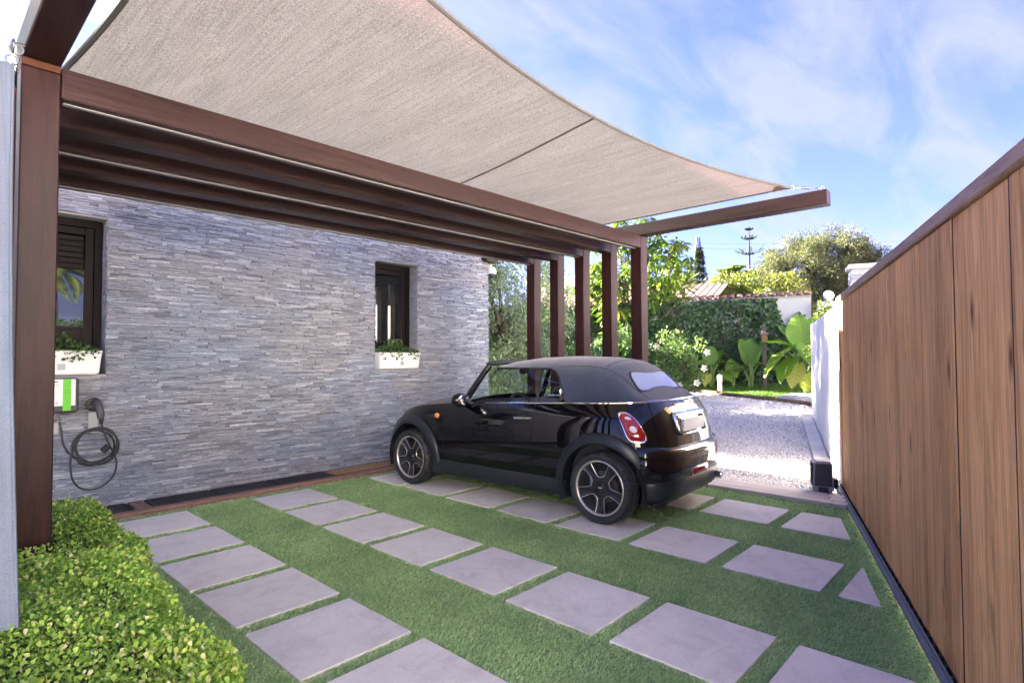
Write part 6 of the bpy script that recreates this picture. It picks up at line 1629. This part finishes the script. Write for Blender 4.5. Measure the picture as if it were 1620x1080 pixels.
trunk(nf, [([(0, 0, -.2), (0, 0, 6), (0, 0, 11.2)], .2, .03)], 'bark_dark')
Pn, An = [], []
for zz_, rr_ in ((10.95, .22), (10.2, .5), (9.0, 1.0), (7.3, 1.9), (6.2, 2.3), (5.2, 2.6)):
    for k in range(7):
        az = k * 2 * PI / 7 + zz_
        for s_ in np.linspace(.08, 1, 26):
            Pn.append((math.cos(az) * rr_ * s_, math.sin(az) * rr_ * s_, zz_ + .35 * rr_ * s_ ** 2)); An.append((math.cos(az) * .5 + r2.normal(0, .5), math.sin(az) * .5 + r2.normal(0, .5), .5))
Pn, An = np.array(Pn), np.array(An); leaves_obj('branches', Pn, An, rdir(len(Pn)), .20, .09, T_QUAD, 'leaf_conifer', nf)
# pylon with wires
py_ = thing('pylon', 'distant lattice power pylon above the pointed conifer', 'pylon', (114.5, 52, 0), .3)
mb = MB(); H_, Wd = 27.2, 2.6
lev = [(z, Wd * (1 - z / H_) + .25) for z in np.linspace(0, H_, 11)]
for sx in (-1, 1):
    for sy in (-1, 1): mb.tube([(sx * w, sy * w, z) for z, w in lev], .12, 4)
for i in range(10):
    (za, wa), (zb2, wb2) = lev[i], lev[i + 1]
    for s_ in (-1, 1):
        mb.tube([(-wa, s_ * wa, za), (wb2, s_ * wb2, zb2)], .07, 4).tube([(wa, s_ * wa, za), (-wb2, s_ * wb2, zb2)], .07, 4).tube([(s_ * wa, -wa, za), (s_ * wb2, wb2, zb2)], .07, 4)
mb.obj('lattice', plain('pylon steel', (.22, .24, .28), .6, .1, 2), py_)
MB().tube([(-3.2, 0, 25.4), (3.2, 0, 25.4)], .12, 4).tube([(-4.2, 0, 17.2), (4.2, 0, 17.2)], .12, 4).obj('crossarm', plain('arm steel', (.22, .24, .28), .6, .1, 2), py_)
mb = MB()
for (x, z) in ((-3.1, 25.2), (3.1, 25.2), (-4, 17), (4, 17)):
    for sg in (-1, 1): mb.tube([(x, sg * 120 * t, z - 5 * 4 * t * (1 - t) * .7) for t in np.linspace(0, 1, 14)], .028, 4)
mb.obj('wires', plain('wire', (.3, .33, .38), .6, .1, 2), py_)
# neighbouring roofs and pale houses
nb = thing('neighbour_house', 'low neighbouring house with clay tile roof behind the ivy wall', 'house', (18.6, 10.9, .85), .28)
MB().box(-2.6, 2.6, -3.0, 3.0, -.5, 2.45).obj('wall', 'white', nb)
Rf = MB(); 
for sx in (-1, 1):
    Gq = [[(sx * (3.0 * (1 - t) + .02), y, 2.42 + .75 * t + .035 * abs(math.sin(y * 14))) for y in np.linspace(-3.3, 3.3, 120)] for t in (0, 1)]
    Rf.grid(Gq)
Rf.obj('roof', 'terra_pale', nb, False, fix=False)
nh = thing('white_house', 'pale house glimpsed between the posts far behind the shrubs', 'house', (27.0, 18.6, .4), .5)
MB().box(-4, 4, -3, 3, -.5, 5.0).obj('wall', 'white', nh)
MB().box(-4.2, 4.2, -3.2, 3.2, 5.002, 5.2).obj('roof', 'white', nh)
for x in (-2.6, -.6, 1.4):
    w_ = MB().box(x, x + .9, -3.03, -3.002, 3.0, 4.2).obj('window', 'frame', nh)
    MB().box(x + .07, x + .83, -3.035, -3.031, 3.07, 4.13).obj('pane', 'glass_win', w_)
    w_ = MB().box(-4.03, -4.002, x, x + .9, 3.0, 4.2).obj('window', 'frame', nh)
    MB().box(-4.035, -4.031, x + .07, x + .83, 3.07, 4.13).obj('pane', 'glass_win', w_)
# stone clad pier beyond the gate
sp_ = thing('stone_pier', 'grey stone clad pier rising behind the gate top', 'pier', (10.35, 1.98, 0), GA)
MB().box(-.16, .16, -.16, .16, -.2, 2.80, .01).obj('core', 'grey_render', sp_)
for k in range(10):
    for sx in (0, 1):
        z = 2.10 + .068 * k; e = random.uniform(.168, .185)
        MB().box(-e if sx == 0 else random.uniform(-.02, .02), e if sx else -.025, -e, e, z, z + .062, .008).obj('stone', 'stone', sp_)
MB().box(-.21, .21, -.21, .21, 2.802, 2.87, .012).obj('cap_stone', plain('pier cap', (.55, .55, .56), .7, .15, 4), sp_)

palm('feather palm by the street wall behind the viewpoint', (3.1, -9.6, 0), 4.2, 26, 2.4, 77)
tree('street_hedge', 'green hedge behind the street wall at the back of the viewpoint', 'hedge', (3.5, -8.2, 0), [(x, -8.15, 2.2, .5, .3, .5, 0) for x in np.linspace(1.2, 6, 12)], 9000, .10, .06, T_QUAD, 'leaf_shrub', .05, seedx=78)
